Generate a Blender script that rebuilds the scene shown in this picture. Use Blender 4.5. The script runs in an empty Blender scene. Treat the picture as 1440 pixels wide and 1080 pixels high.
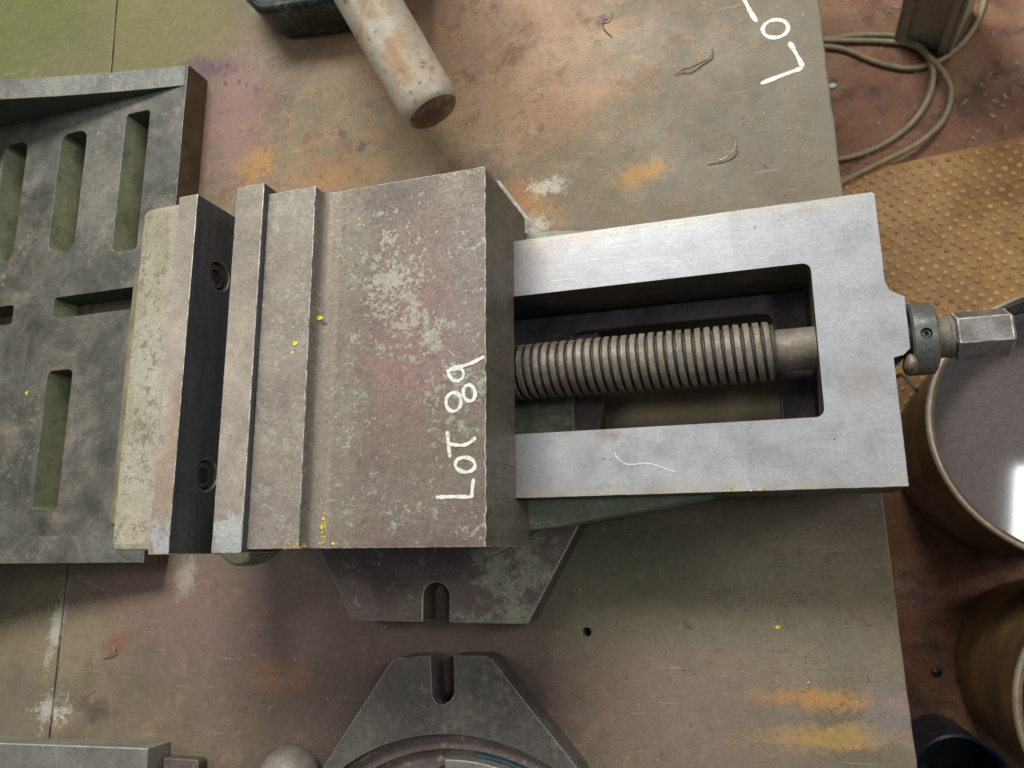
import bpy, bmesh, math, random
from mathutils import Vector, Matrix
from mathutils.geometry import tessellate_polygon
random.seed(7)
S = bpy.context.scene
C = S.collection
PI = math.pi

# ------------------------------------------------------------------ camera
# World: table top is z = 0, vise axis along +X, camera stands over the origin.
CAM_H = 0.48
AX = ((0.94924472, -0.07428379, -0.30564092),
      (-0.00904656, -0.9777581, 0.20954058),
      (-0.31440836, -0.19614029, -0.92880373))     # world axes in (right, down, forward)
cam = bpy.data.cameras.new('camera')
cam_ob = bpy.data.objects.new('camera', cam)
C.objects.link(cam_ob)
r_ = Vector([AX[i][0] for i in range(3)]); d_ = Vector([AX[i][1] for i in range(3)]); f_ = Vector([AX[i][2] for i in range(3)])
rot = Matrix((r_, -d_, -f_)).transposed()
cam_ob.matrix_world = Matrix.Translation((0, 0, CAM_H)) @ rot.to_4x4()
cam.sensor_width = 36.0
cam.lens = 36.0 * 1078 / 1440
cam.clip_start = 0.01; cam.clip_end = 60
cam.dof.use_dof = True
cam.dof.focus_distance = 0.45
cam.dof.aperture_fstop = 14
S.camera = cam_ob

# ------------------------------------------------------------------ light
W = bpy.data.worlds.new('World'); S.world = W; W.use_nodes = True
bg = W.node_tree.nodes['Background']
bg.inputs[0].default_value = (0.90, 1.0, 0.97, 1); bg.inputs[1].default_value = 0.115
def lamp(name, loc, target, sx, sy, power, col):
    l = bpy.data.lights.new(name, 'AREA'); l.shape = 'RECTANGLE'; l.size = sx; l.size_y = sy
    l.energy = power; l.color = col
    o = bpy.data.objects.new(name, l); C.objects.link(o); o.location = loc
    o.rotation_euler = (Vector(target) - Vector(loc)).to_track_quat('-Z', 'Y').to_euler()
    return o
lamp('fluorescent_or_fill_lamp', (-0.55, 2.0, 2.1), (-0.1, 0.1, 0), 1.3, 0.7, 76, (0.985, 1.0, 0.92))
lamp('fluorescent_or_fill_lamp', (-2.4, 0.7, 2.3), (-0.3, 0.1, 0), 0.5, 1.5, 14, (1.0, 0.97, 0.86))
lamp('fluorescent_or_fill_lamp', (1.18, 0.14, 2.4), (0.2, 0.3, -0.5), 0.36, 0.30, 6, (0.95, 0.98, 1.0))
lamp('fluorescent_or_fill_lamp', (2.6, 0.9, 1.9), (0.0, 0.2, -0.2), 0.6, 1.4, 20, (1.0, 0.97, 0.87))  # added fill lamp that brightens faces turned to +X, no fixture known there
S.view_settings.view_transform = 'Standard'; S.view_settings.look = 'None'
S.view_settings.exposure = 0.30; S.view_settings.gamma = 1.0; S.view_settings.use_curve_mapping = False
S.render.engine = 'CYCLES'

def at(x, y, z=0.0):
    """the point of the horizontal plane at height z seen at photo position x, y"""
    d = (x - 720.0, y - 540.0, 1078.0)
    w = [sum(AX[i][j] * d[j] for j in range(3)) for i in range(3)]
    t = (CAM_H - z) / -w[2]
    return Vector((w[0] * t, w[1] * t, z))

# ------------------------------------------------------------------ materials
class Mat:
    def __init__(s, name):
        s.m = bpy.data.materials.new(name); s.m.use_nodes = True
        s.t = s.m.node_tree; s.b = s.t.nodes['Principled BSDF']; s.geo = None
    def n(s, kind, **kw):
        nd = s.t.nodes.new(kind)
        for k, v in kw.items(): setattr(nd, k, v)
        return nd
    def link(s, a, b): s.t.links.new(a, b)
    def put(s, sock, v):
        if hasattr(v, 'is_linked') or isinstance(v, bpy.types.NodeSocket): s.link(v, sock)
        elif isinstance(v, (tuple, list)) and sock.type == 'RGBA' and len(v) == 3: sock.default_value = (*v, 1)
        else: sock.default_value = v
    def pos(s):
        if not s.geo: s.geo = s.n('ShaderNodeNewGeometry')
        return s.geo.outputs['Position']
    def normal(s):
        s.pos(); return s.geo.outputs['True Normal']
    def vmath(s, op, a, b=(0, 0, 0)):
        nd = s.n('ShaderNodeVectorMath', operation=op); s.put(nd.inputs[0], a); s.put(nd.inputs[1], b)
        return nd.outputs['Value'] if op in ('LENGTH', 'DISTANCE', 'DOT_PRODUCT') else nd.outputs[0]
    def scale(s, v, k):
        nd = s.n('ShaderNodeVectorMath', operation='SCALE'); s.put(nd.inputs[0], v); nd.inputs['Scale'].default_value = k
        return nd.outputs[0]
    def math(s, op, a, b=0.0, clamp=False):
        nd = s.n('ShaderNodeMath', operation=op, use_clamp=clamp); s.put(nd.inputs[0], a); s.put(nd.inputs[1], b)
        return nd.outputs[0]
    def noise(s, sc, det=4, rough=0.6, dist=0.0, vec=None, color=False):
        key = (sc, det, rough, dist) if vec is None else None
        s.cache = getattr(s, 'cache', {})
        if key in s.cache: return s.cache[key].outputs['Color' if color else 'Fac']
        nd = s.n('ShaderNodeTexNoise'); s.put(nd.inputs['Vector'], vec if vec is not None else s.pos())
        if key: s.cache[key] = nd
        nd.inputs['Scale'].default_value = sc; nd.inputs['Detail'].default_value = det
        nd.inputs['Roughness'].default_value = rough; nd.inputs['Distortion'].default_value = dist
        return nd.outputs['Color' if color else 'Fac']
    def voro(s, sc, vec=None, feature='F1', out='Distance', rnd=1.0):
        nd = s.n('ShaderNodeTexVoronoi', feature=feature); s.put(nd.inputs['Vector'], vec if vec is not None else s.pos())
        nd.inputs['Scale'].default_value = sc; nd.inputs['Randomness'].default_value = rnd
        return nd.outputs[out]
    def step(s, fac, a, b, lo=0.0, hi=1.0):
        nd = s.n('ShaderNodeMapRange', interpolation_type='SMOOTHSTEP'); s.put(nd.inputs['Value'], fac)
        nd.inputs['From Min'].default_value = a; nd.inputs['From Max'].default_value = b
        nd.inputs['To Min'].default_value = lo; nd.inputs['To Max'].default_value = hi
        return nd.outputs[0]
    def mix(s, fac, a, b, mode='MIX'):
        nd = s.n('ShaderNodeMix', data_type='RGBA', blend_type=mode)
        s.put(nd.inputs['Factor'], fac); s.put(nd.inputs['A'], a) if False else None
        s.put(nd.inputs[6], a); s.put(nd.inputs[7], b)
        return nd.outputs[2]
    def ramp(s, fac, stops):
        nd = s.n('ShaderNodeValToRGB'); s.put(nd.inputs[0], fac); e = nd.color_ramp.elements
        while len(e) < len(stops): e.new(0.5)
        for i, (p, c) in enumerate(stops): e[i].position = p; e[i].color = (*c, 1)
        return nd.outputs[0]
    def mul(s, *a):
        o = a[0]
        for b in a[1:]: o = s.math('MULTIPLY', o, b)
        return o
    def spot(s, c, rx, ry=None, ang=0.0, soft=0.6, wob=0.35, nsc=40, vec=None):
        """soft ragged patch of a stain or of painted light, centred at c (world), radii in metres"""
        ry = ry or rx
        if not hasattr(s, 'warp'):
            w1 = s.scale(s.vmath('SUBTRACT', s.noise(22, 5, 0.65, color=True), (.5, .5, .5)), 0.055)
            w2 = s.scale(s.vmath('SUBTRACT', s.noise(110, 4, 0.65, color=True), (.5, .5, .5)), 0.016)
            s.warp = s.vmath('ADD', s.vmath('ADD', s.pos(), w1), w2)
            s.brk = s.math('ADD', s.math('SUBTRACT', s.noise(75, 6, 0.78, 0.3), 0.5), s.math('MULTIPLY', s.math('SUBTRACT', s.noise(260, 5, 0.78), 0.5), 0.9))
        p = vec if vec is not None else s.warp
        if min(rx, ry) < 0.022: p = s.vmath('ADD', s.pos(), s.scale(s.vmath('SUBTRACT', s.noise(110, 4, 0.65, color=True), (.5, .5, .5)), 0.016))
        mp = s.n('ShaderNodeMapping', vector_type='TEXTURE')
        s.put(mp.inputs['Vector'], p); mp.inputs['Location'].default_value = c
        mp.inputs['Rotation'].default_value = (0, 0, ang); mp.inputs['Scale'].default_value = (rx, ry, max(rx, ry) * 3)
        l = s.vmath('LENGTH', mp.outputs[0])
        nz = s.math('MULTIPLY', s.brk, wob * 4)
        return s.step(s.math('ADD', l, nz), 1.0 + soft * 0.2, 1.0 - soft * 0.75, 0.0, 1.0)
    def bump(s, h, strength, dist=0.001, nrm=None):
        nd = s.n('ShaderNodeBump'); nd.inputs['Strength'].default_value = strength; nd.inputs['Distance'].default_value = dist
        s.put(nd.inputs['Height'], h)
        if nrm is not None: s.link(nrm, nd.inputs['Normal'])
        return nd.outputs[0]
    def out(s, col=None, rough=None, metal=None, nrm=None, spec=None, coat=None, grain=0.17):
        b = s.b.inputs
        if col is not None and grain:
            g = s.math('MULTIPLY', s.step(s.noise(620, 3, 0.75), 0.30, 0.70, 1 - grain, 1 + grain), s.step(s.noise(150, 5, 0.75), 0.30, 0.70, 1 - grain * .6, 1 + grain * .6))
            cg = s.n('ShaderNodeCombineXYZ')
            for k in range(3): s.link(g, cg.inputs[k])
            col = s.mix(1.0, col, cg.outputs[0], 'MULTIPLY')
        if col is not None: s.put(b['Base Color'], col)
        if rough is not None: s.put(b['Roughness'], rough)
        if metal is not None: s.put(b['Metallic'], metal)
        if nrm is not None: s.put(b['Normal'], nrm)
        if spec is not None: s.put(b['Specular IOR Level'], spec)
        if coat is not None: s.put(b['Coat Weight'], coat); b['Coat Roughness'].default_value = 0.15
        return s.m

def plain(name, col, rough=0.5, metal=0.0, var=0.15, sc=60, bump=0.15):
    m = Mat(name); n1 = m.noise(sc, 5, 0.65); lo = tuple(c * (1 - var) for c in col); hi = tuple(min(1, c * (1 + var)) for c in col)
    c = m.ramp(n1, [(0.3, lo), (0.7, hi)])
    r = m.step(m.noise(sc * 2.3, 4), 0.3, 0.7, rough - 0.08, rough + 0.08)
    return m.out(c, r, metal, m.bump(m.noise(sc * 9, 3), bump, 0.0006))

MT = {}
def table_mat():
    m = Mat('rusty_bench_steel')
    big = m.noise(5.5, 5, 0.6, 0.4); mid = m.noise(17, 6, 0.65, 0.6); fine = m.noise(95, 5, 0.7); vfine = m.noise(420, 3, 0.6)
    col = m.ramp(big, [(0.30, (0.098, 0.080, 0.055)), (0.44, (0.158, 0.130, 0.088)), (0.55, (0.192, 0.150, 0.100)), (0.70, (0.130, 0.110, 0.078))])
    col = m.mix(m.step(mid, 0.52, 0.66, 0, 0.55), col, (0.175, 0.150, 0.128))
    col = m.mix(m.step(m.noise(23, 5, 0.7, 1.0), 0.56, 0.70, 0, 0.5), col, (0.34, 0.215, 0.16))
    def patch(x, y, rx, ry, c, amt, ang=0.0, soft=0.8, wob=0.4, nsc=40):
        nonlocal col
        f = m.mul(m.spot(at(x, y), rx, ry, ang, soft, wob, nsc), amt)
        col = m.mix(f, col, c)
    OR = (0.50, 0.24, 0.05); PK = (0.33, 0.195, 0.125); GR = (0.115, 0.140, 0.030); PU = (0.150, 0.095, 0.098); WH = (0.55, 0.53, 0.48)
    patch(20, 20, .19, .15, GR, .72, 0, 1, .3, 12)
    patch(230, 40, .10, .12, (0.18, 0.165, 0.065), .8, 0, 1, .35, 14)
    patch(640, 40, .20, .09, PK, .75, -.3, 1, .4, 15)
    patch(560, 190, .22, .06, (0.27, 0.19, 0.115), .7, .2, 1, .4, 15)
    patch(760, 120, .10, .08, PK, .55, 0, 1, .4, 20)
    patch(330, 160, .05, .08, (0.28, 0.155, 0.145), .7, 0, 1, .4, 20)
    patch(292, 95, .035, .012, (0.12, 0.06, 0.10), .8, -.3, .9, .5, 60)
    patch(1000, 70, .12, .10, (0.185, 0.165, 0.128), .7, 0, 1, .3, 15)
    patch(1060, 200, .10, .06, (0.17, 0.150, 0.115), .7, 0, 1, .3, 15)
    patch(362, 232, .022, .018, OR, .55, .5, 1, .5, 60)
    patch(905, 242, .022, .010, OR, .5, .2, 1, .6, 70)
    patch(735, 285, .035, .018, (0.48, 0.22, 0.08), .55, -.6, 1, .5, 60)
    patch(800, 150, .05, .018, (0.33, 0.17, 0.10), .5, .2, 1, .5, 50)
    patch(770, 262, .016, .007, WH, .6, 0, 1, .8, 150)  # lamp glint on the oily bench painted white
    patch(755, 315, .010, .007, WH, .5, 0, 1, .8, 150)
    # below the vise: stains, with shadow and lit bench painted in
    patch(560, 960, .20, .10, PU, .7, 0, 1, .3, 14)
    patch(330, 860, .16, .05, (0.20, 0.13, 0.125), .7, 0, 1, .35, 20)
    patch(900, 800, .12, .06, (0.155, 0.15, 0.105), .7, 0, 1, .3, 14)  # green-grey shadow of the vise put into the bench colour
    patch(1180, 740, .028, .020, (0.15, 0.105, 0.095), .35, 0, .6, .3, 30)  # rounded cast shadow by the bed end, painted darker
    patch(1120, 860, .08, .05, (0.26, 0.22, 0.165), .5, 0, 1, .3, 20)  # lit bench beside the shadow, painted lighter
    patch(1165, 984, .050, .0065, OR, .7, .02, 1, .55, 60)
    patch(1155, 1038, .050, .0075, (0.46, 0.27, 0.07), .7, .10, 1, .55, 60)
    patch(1250, 1000, .02, .02, (0.21, 0.17, 0.17), .8, 0, 1, .4, 60)
    patch(390, 950, .035, .014, (0.34, 0.17, 0.09), .5, 0, 1, .5, 40)
    patch(60, 900, .10, .035, (0.30, 0.24, 0.15), .6, .1, .8, .3, 30)  # strip of lit bench painted lighter
    patch(165, 905, .016, .009, (0.26, 0.08, 0.05), .55, .5, 1, .5, 60)
    patch(263, 812, .010, .018, WH, .55, -.4, 1, .6, 80)
    patch(80, 880, .007, .028, WH, .65, -.15, 1, .7, 120)  # lamp sparkle painted as a white streak
    patch(72, 1000, .018, .012, WH, .65, 0, 1, .9, 170)  # lamp sparkle painted as a white patch
    patch(135, 1000, .02, .012, (0.06, 0.06, 0.05), .6, 0, 1, .5, 60)
    patch(720, 60, .06, .03, (0.22, 0.13, 0.09), .6, .2, 1, .5, 40)
    patch(470, 250, .05, .02, (0.44, 0.22, 0.09), .5, 0, 1, .5, 40)
    patch(250, 850, .10, .03, (0.26, 0.15, 0.13), .5, 0, 1, .4, 40)
    patch(850, 760, .06, .03, (0.11, 0.125, 0.075), .6, 0, 1, .4, 40)  # greenish shadow along the swivel base painted into the bench
    patch(1000, 1020, .07, .05, (0.23, 0.165, 0.145), .5, 0, 1, .4, 40)
    for qx, qy, qr in ((317, 117, .0028), (336, 116, .0024), (346, 119, .0026), (360, 127, .0018), (300, 92, .003), (320, 93, .0025), (482, 190, .0042), (508, 207, .0036), (845, 28, .004), (760, 180, .003), (1076, 238, .002)):
        patch(qx, qy, qr, qr * 1.2, (0.10, 0.05, 0.08), .7, 0, .5, .15, 60)
    # granular rust bloom across the upper middle of the bench
    zone = m.math('MAXIMUM', m.spot(at(700, 90), .20, .12, 0, 1, .3), m.spot(at(430, 200), .14, .06, .2, 1, .3))
    g1 = m.noise(62, 7, 0.78, 0.2)
    col = m.mix(m.mul(zone, m.step(g1, 0.50, 0.60, 0, 0.6)), col, (0.36, 0.195, 0.10))
    col = m.mix(m.mul(zone, m.step(m.noise(36, 7, 0.78, 0.4), 0.54, 0.64, 0, 0.8)), col, (0.175, 0.085, 0.06))
    col = m.mix(m.mul(zone, m.step(m.noise(240, 6, 0.75), 0.56, 0.66, 0, 0.7)), col, (0.13, 0.07, 0.05))
    # fine speckle, dark pits, pale scratches
    col = m.mix(m.step(m.noise(48, 6, 0.75, 0.3), 0.52, 0.68, 0, 0.35), col, (0.15, 0.118, 0.095))
    col = m.mix(m.step(fine, 0.55, 0.72, 0, 0.45), col, (0.12, 0.092, 0.078))
    col = m.mix(m.step(m.noise(150, 6, 0.75), 0.56, 0.68, 0, 0.13), col, (0.36, 0.30, 0.23))
    col = m.mix(m.step(vfine, 0.58, 0.75, 0, 0.16), col, (0.40, 0.34, 0.28))
    jit = m.vmath('ADD', m.pos(), m.scale(m.noise(40, 3, 0.6, color=True), 0.02))
    pit = m.mul(m.step(m.voro(110, jit), 0.13, 0.06, 0, 1), m.step(m.noise(9, 3), 0.50, 0.64, 0, 1))
    col = m.mix(m.math('MULTIPLY', pit, 0.65), col, (0.085, 0.05, 0.045))
    sp = m.mul(m.step(m.voro(230, jit), 0.17, 0.07, 0, 1), m.step(m.noise(14, 3), 0.42, 0.62, 0, 1))
    col = m.mix(m.math('MULTIPLY', sp, 0.8), col, (0.07, 0.045, 0.045))
    # crisp rust freckles and oil splashes
    col = m.mix(m.mul(m.step(m.noise(85, 8, 0.82), 0.585, 0.605, 0, 0.6), m.step(m.noise(7, 4, 0.7), 0.42, 0.56, 0.1, 1)), col, (0.19, 0.095, 0.055))
    col = m.mix(m.mul(m.step(m.noise(55, 8, 0.80, 0.4, vec=m.vmath('ADD', m.pos(), (4, 2, 1))), 0.60, 0.625, 0, 0.55), m.step(m.noise(6, 3, 0.7), 0.46, 0.58, 0, 1)), col, (0.085, 0.058, 0.056))
    for q, (an, th, cc) in enumerate(((0.3, 0.70, (0.08, 0.06, 0.05)), (-0.9, 0.715, (0.40, 0.35, 0.29)), (1.4, 0.71, (0.09, 0.07, 0.055)), (-0.15, 0.72, (0.42, 0.37, 0.31)))):
        sm_ = m.n('ShaderNodeMapping'); m.put(sm_.inputs['Vector'], m.pos()); sm_.inputs['Rotation'].default_value = (0, 0, an); sm_.inputs['Scale'].default_value = (14, 620, 10); sm_.inputs['Location'].default_value = (q * 2.7, q * 1.3, 0)
        col = m.mix(m.step(m.noise(1.0, 3, 0.6, vec=sm_.outputs[0]), th - .03, th, 0, 0.5), col, cc)
    st = m.n('ShaderNodeMapping'); m.put(st.inputs['Vector'], m.pos()); st.inputs['Rotation'].default_value = (0, 0, 0.5); st.inputs['Scale'].default_value = (30, 420, 30)
    scr = m.step(m.noise(1.0, 3, 0.6, vec=st.outputs[0]), 0.66, 0.74, 0, 0.25)
    col = m.mix(scr, col, (0.48, 0.43, 0.38))
    rough = m.step(m.noise(13, 5, 0.65), 0.35, 0.65, 0.50, 0.68)
    h = m.math('ADD', m.math('MULTIPLY', fine, 0.6), m.math('SUBTRACT', m.math('MULTIPLY', vfine, 0.25), m.math('MULTIPLY', pit, 0.5)))
    return m.out(col, rough, 0.12, m.bump(h, 0.10, 0.0008), 0.25, grain=0.10)
MT['table'] = table_mat()

def bed_mat():
    m = Mat('ground_bed_steel')
    p = m.pos()
    st = m.n('ShaderNodeMapping'); m.put(st.inputs['Vector'], p); st.inputs['Scale'].default_value = (40, 700, 60)
    grain = m.noise(1.0, 4, 0.6, vec=st.outputs[0]); cl = m.noise(42, 7, 0.78, 0.2); fine = m.noise(330, 4, 0.7)
    col = m.ramp(cl, [(0.30, (0.375, 0.368, 0.395)), (0.5, (0.41, 0.405, 0.44)), (0.72, (0.455, 0.452, 0.485))])
    col = m.mix(m.step(fine, 0.55, 0.75, 0, 0.35), col, (0.30, 0.28, 0.28))
    col = m.mix(m.step(grain, 0.45, 0.7, 0, 0.35), col, (0.36, 0.355, 0.375))
    col = m.mix(m.step(m.noise(700, 4, 0.7), 0.5, 0.72, 0, 0.35), col, (0.50, 0.49, 0.51))
    col = m.mix(m.step(m.noise(75, 6, 0.75), 0.52, 0.68, 0, 0.35), col, (0.24, 0.22, 0.225))
    sx_ = m.n('ShaderNodeSeparateXYZ'); m.put(sx_.inputs[0], p)
    col = m.mix(m.step(sx_.outputs[0], -0.0085, -0.0075, 0, 0.16), col, (0.21, 0.195, 0.215))
    col = m.mix(m.step(sx_.outputs[0], -0.075, -0.11, 0, 0.3), col, (0.40, 0.355, 0.35))
    # brownish pitted margin along both outer edges of the ways
    sep = m.n('ShaderNodeSeparateXYZ'); m.put(sep.inputs[0], p)
    off = m.math('ABSOLUTE', m.math('SUBTRACT', sep.outputs[1], 0.102))
    marg = m.step(m.math('ADD', off, m.math('MULTIPLY', m.noise(40, 4), 0.006)), 0.0715, 0.0735, 0, 1)
    col = m.mix(m.math('MULTIPLY', marg, m.step(m.noise(120, 5, 0.7), 0.42, 0.6, 0.1, 0.6)), col, (0.42, 0.36, 0.29))
    for x, y, rx, ry, a in ((860, 610, .010, .006, .6), (1060, 560, .03, .01, .2), (1215, 540, .015, .012, .25), (750, 350, .02, .012, .3)):
        col = m.mix(m.mul(m.spot(at(x, y, .076), rx, ry, 0, 1, .5, 90), a), col, (0.30, 0.22, 0.17))
    jit = m.vmath('ADD', p, m.scale(m.noise(60, 2, 0.5, color=True), 0.01))
    pit = m.mul(m.step(m.voro(110, jit), 0.10, 0.05, 0, 1), m.step(m.noise(20, 2), 0.5, 0.62, 0, 1))
    col = m.mix(m.math('MULTIPLY', pit, 0.8), col, (0.10, 0.08, 0.08))
    for q, (an, th) in enumerate(((0.15, 0.735), (1.2, 0.75), (-0.5, 0.75))):
        sm_ = m.n('ShaderNodeMapping'); m.put(sm_.inputs['Vector'], p); sm_.inputs['Rotation'].default_value = (0, 0, an); sm_.inputs['Scale'].default_value = (28, 900, 10); sm_.inputs['Location'].default_value = (q * 3.1, q, 0)
        col = m.mix(m.step(m.noise(1.0, 3, 0.6, vec=sm_.outputs[0]), th - .04, th, 0, 0.5), col, (0.66, 0.66, 0.67) if q else (0.26, 0.24, 0.23))
    rs = m.mul(m.step(m.voro(330, jit), 0.22, 0.10, 0, 1), m.step(m.noise(26, 4, 0.7), 0.54, 0.66, 0, 1))
    col = m.mix(m.math('MULTIPLY', rs, 0.7), col, (0.22, 0.13, 0.08))
    # cast, unmachined sides and insides
    up = m.n('ShaderNodeSeparateXYZ'); m.put(up.inputs[0], m.normal())
    top = m.mul(m.step(up.outputs[2], 0.5, 0.9, 0, 1), m.step(sep.outputs[2], 0.070, 0.074, 0, 1))
    cast = m.ramp(m.noise(45, 5, 0.7), [(0.35, (0.050, 0.045, 0.035)), (0.55, (0.085, 0.075, 0.060)), (0.72, (0.13, 0.115, 0.10))])
    col = m.mix(top, cast, col)
    r = m.step(m.noise(55, 5, 0.65), 0.3, 0.7, 0.36, 0.52)
    h = m.math('ADD', m.math('MULTIPLY', grain, 0.3), m.math('SUBTRACT', m.math('MULTIPLY', fine, 0.3), pit))
    return m.out(col, r, m.math('MULTIPLY', top, 0.45), m.bump(h, 0.22, 0.0005), grain=0.09)
MT['bed'] = bed_mat()

def edge_mat():
    m = Mat('worn_bright_edge'); n = m.noise(180, 4, 0.7)
    return m.out(m.ramp(n, [(0.40, (0.24, 0.22, 0.205)), (0.52, (0.50, 0.49, 0.48)), (0.64, (0.74, 0.73, 0.74))]), 0.38, 0.35, grain=0)
MT['edge'] = edge_mat()
MT['edge_dull'] = plain('dull_worn_edge', (0.34, 0.33, 0.33), 0.42, 0.6)

def jaw_mat():
    m = Mat('worn_jaw_casting'); p = m.pos()
    big = m.noise(14, 5, 0.6, 0.4); fine = m.noise(170, 5, 0.7); gr = m.noise(600, 3, 0.6)
    col = m.ramp(big, [(0.32, (0.132, 0.094, 0.080)), (0.5, (0.172, 0.127, 0.108)), (0.68, (0.165, 0.136, 0.100))])
    for x, y, rx, ry, c, a in ((590, 470, .040, .06, (0.26, 0.145, 0.145), .75), (490, 330, .018, .06, (0.23, 0.20, 0.155), .7),
                              (470, 640, .020, .10, (0.25, 0.22, 0.175), .6), (560, 700, .06, .025, (0.21, 0.17, 0.145), .6), (560, 275, .028, .016, (0.11, 0.085, 0.08), .75),
                              (660, 400, .02, .08, (0.20, 0.165, 0.15), .6)):
        col = m.mix(m.mul(m.spot(at(x, y, .1234), rx, ry, 0, 1, .35, 30), a), col, c)
    # pale grey-green flaked patches: fine ragged flecks gathered in clusters
    clus = m.mul(m.spot(at(560, 400, .1234), .030, .045, .25, 1, .5, 45), 1.0)
    for x, y, rx, ry, a in ((600, 455, .025, .03, .9), (520, 360, .03, .04, .55), (640, 560, .03, .035, .6), (540, 720, .07, .02, .35), (500, 600, .03, .06, .4),
                            (470, 480, .03, .05, .45), (640, 740, .03, .015, .4), (560, 300, .05, .012, .4), (655, 350, .02, .05, .45)):
        clus = m.math('MAXIMUM', clus, m.mul(m.spot(at(x, y, .1234), rx, ry, 0, 1, .4, 45), a))
    jit = m.vmath('ADD', p, m.scale(m.noise(150, 4, 0.7, color=True), 0.006))
    fl = m.math('ADD', m.math('MULTIPLY', m.noise(300, 5, 0.75, 0.2, vec=jit), 0.62), m.math('MULTIPLY', m.noise(80, 4, 0.7), 0.38))
    fm = m.step(m.math('ADD', fl, m.math('MULTIPLY', clus, 0.125)), 0.582, 0.618, 0, 1)
    col = m.mix(m.math('MULTIPLY', fm, 0.66), col, m.ramp(gr, [(0.3, (0.28, 0.285, 0.235)), (0.7, (0.44, 0.44, 0.38))]))
    col = m.mix(m.step(fine, 0.54, 0.68, 0, 0.5), col, (0.095, 0.07, 0.064))
    col = m.mix(m.step(m.noise(420, 4, 0.7), 0.55, 0.72, 0, 0.4), col, (0.36, 0.32, 0.28))
    # bare machined raised strip beside the jaw plate is greyer
    sep = m.n('ShaderNodeSeparateXYZ'); m.put(sep.inputs[0], p)
    strip = m.step(sep.outputs[0], -0.2285, -0.2305, 0, 1)
    sc = m.ramp(m.noise(40, 5, 0.65), [(0.35, (0.215, 0.175, 0.155)), (0.6, (0.275, 0.235, 0.205)), (0.7, (0.30, 0.285, 0.26))])
    sf = m.step(m.noise(190, 5, 0.75, 0.6), 0.53, 0.60, 0, 0.55)
    sc = m.mix(sf, sc, (0.36, 0.35, 0.31))
    col = m.mix(m.math('MULTIPLY', strip, 0.9), col, sc)
    # smooth fillet band
    band = m.mul(m.step(sep.outputs[0], -0.2295, -0.2280, 0, 1), m.step(sep.outputs[0], -0.2175, -0.2205, 0, 1))
    col = m.mix(m.math('MULTIPLY', band, 0.6), col, (0.31, 0.26, 0.225))
    # machined right end face: plain brown oiled iron
    up = m.n('ShaderNodeSeparateXYZ'); m.put(up.inputs[0], m.normal())
    side = m.step(up.outputs[0], 0.6, 0.9, 0, 1)
    sidec = m.ramp(m.noise(30, 5, 0.6, 0.5), [(0.3, (0.15, 0.125, 0.095)), (0.6, (0.20, 0.17, 0.135)), (0.75, (0.25, 0.22, 0.185))])
    col = m.mix(m.mul(side, m.step(sep.outputs[0], -0.20, -0.18, 0, 1)), col, sidec)
    r = m.step(m.noise(70, 5), 0.3, 0.7, 0.42, 0.6)
    h = m.math('ADD', m.math('MULTIPLY', fine, 0.7), m.math('MULTIPLY', fm, 0.5))
    return m.out(col, r, 0.2, m.bump(h, 0.40, 0.0010))
MT['jaw'] = jaw_mat()

def plate_mat():
    m = Mat('jaw_plate_steel'); p = m.pos()
    big = m.noise(20, 5, 0.6, 0.4); fine = m.noise(210, 5, 0.7)
    col = m.ramp(big, [(0.3, (0.225, 0.195, 0.165)), (0.5, (0.29, 0.25, 0.215)), (0.7, (0.25, 0.20, 0.155))])
    for x, y in ((325, 755), (235, 750)):
        col = m.mix(m.mul(m.spot(at(x, y, .1377), .013, .012, 0, .3, .35, 60), .9), col, (0.40, 0.41, 0.43))
    col = m.mix(m.mul(m.spot(at(235, 670, .1377), .010, .035, 0, .4, .3, 60), .7), col, (0.30, 0.215, 0.16))
    col = m.mix(m.step(fine, 0.57, 0.72, 0, 0.5), col, (0.16, 0.13, 0.12))
    col = m.mix(m.step(m.noise(90, 4, 0.7), 0.60, 0.70, 0, 0.5), col, (0.17, 0.12, 0.11))
    up = m.n('ShaderNodeSeparateXYZ'); m.put(up.inputs[0], m.normal())
    face = m.step(m.math('ABSOLUTE', up.outputs[0]), 0.6, 0.9, 0, 1)
    st = m.n('ShaderNodeMapping'); m.put(st.inputs['Vector'], p); st.inputs['Scale'].default_value = (60, 18, 240)
    fc = m.ramp(m.noise(1.0, 5, 0.6, vec=st.outputs[0]), [(0.3, (0.075, 0.078, 0.085)), (0.7, (0.125, 0.125, 0.13))])
    col = m.mix(face, col, fc)  # shade of the jaw gap put into the colour of X-facing sides
    r = m.step(m.noise(60, 5), 0.3, 0.7, 0.34, 0.5)
    return m.out(col, r, 0.35, m.bump(fine, 0.15, 0.0006))
MT['plate'] = plate_mat()

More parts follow.
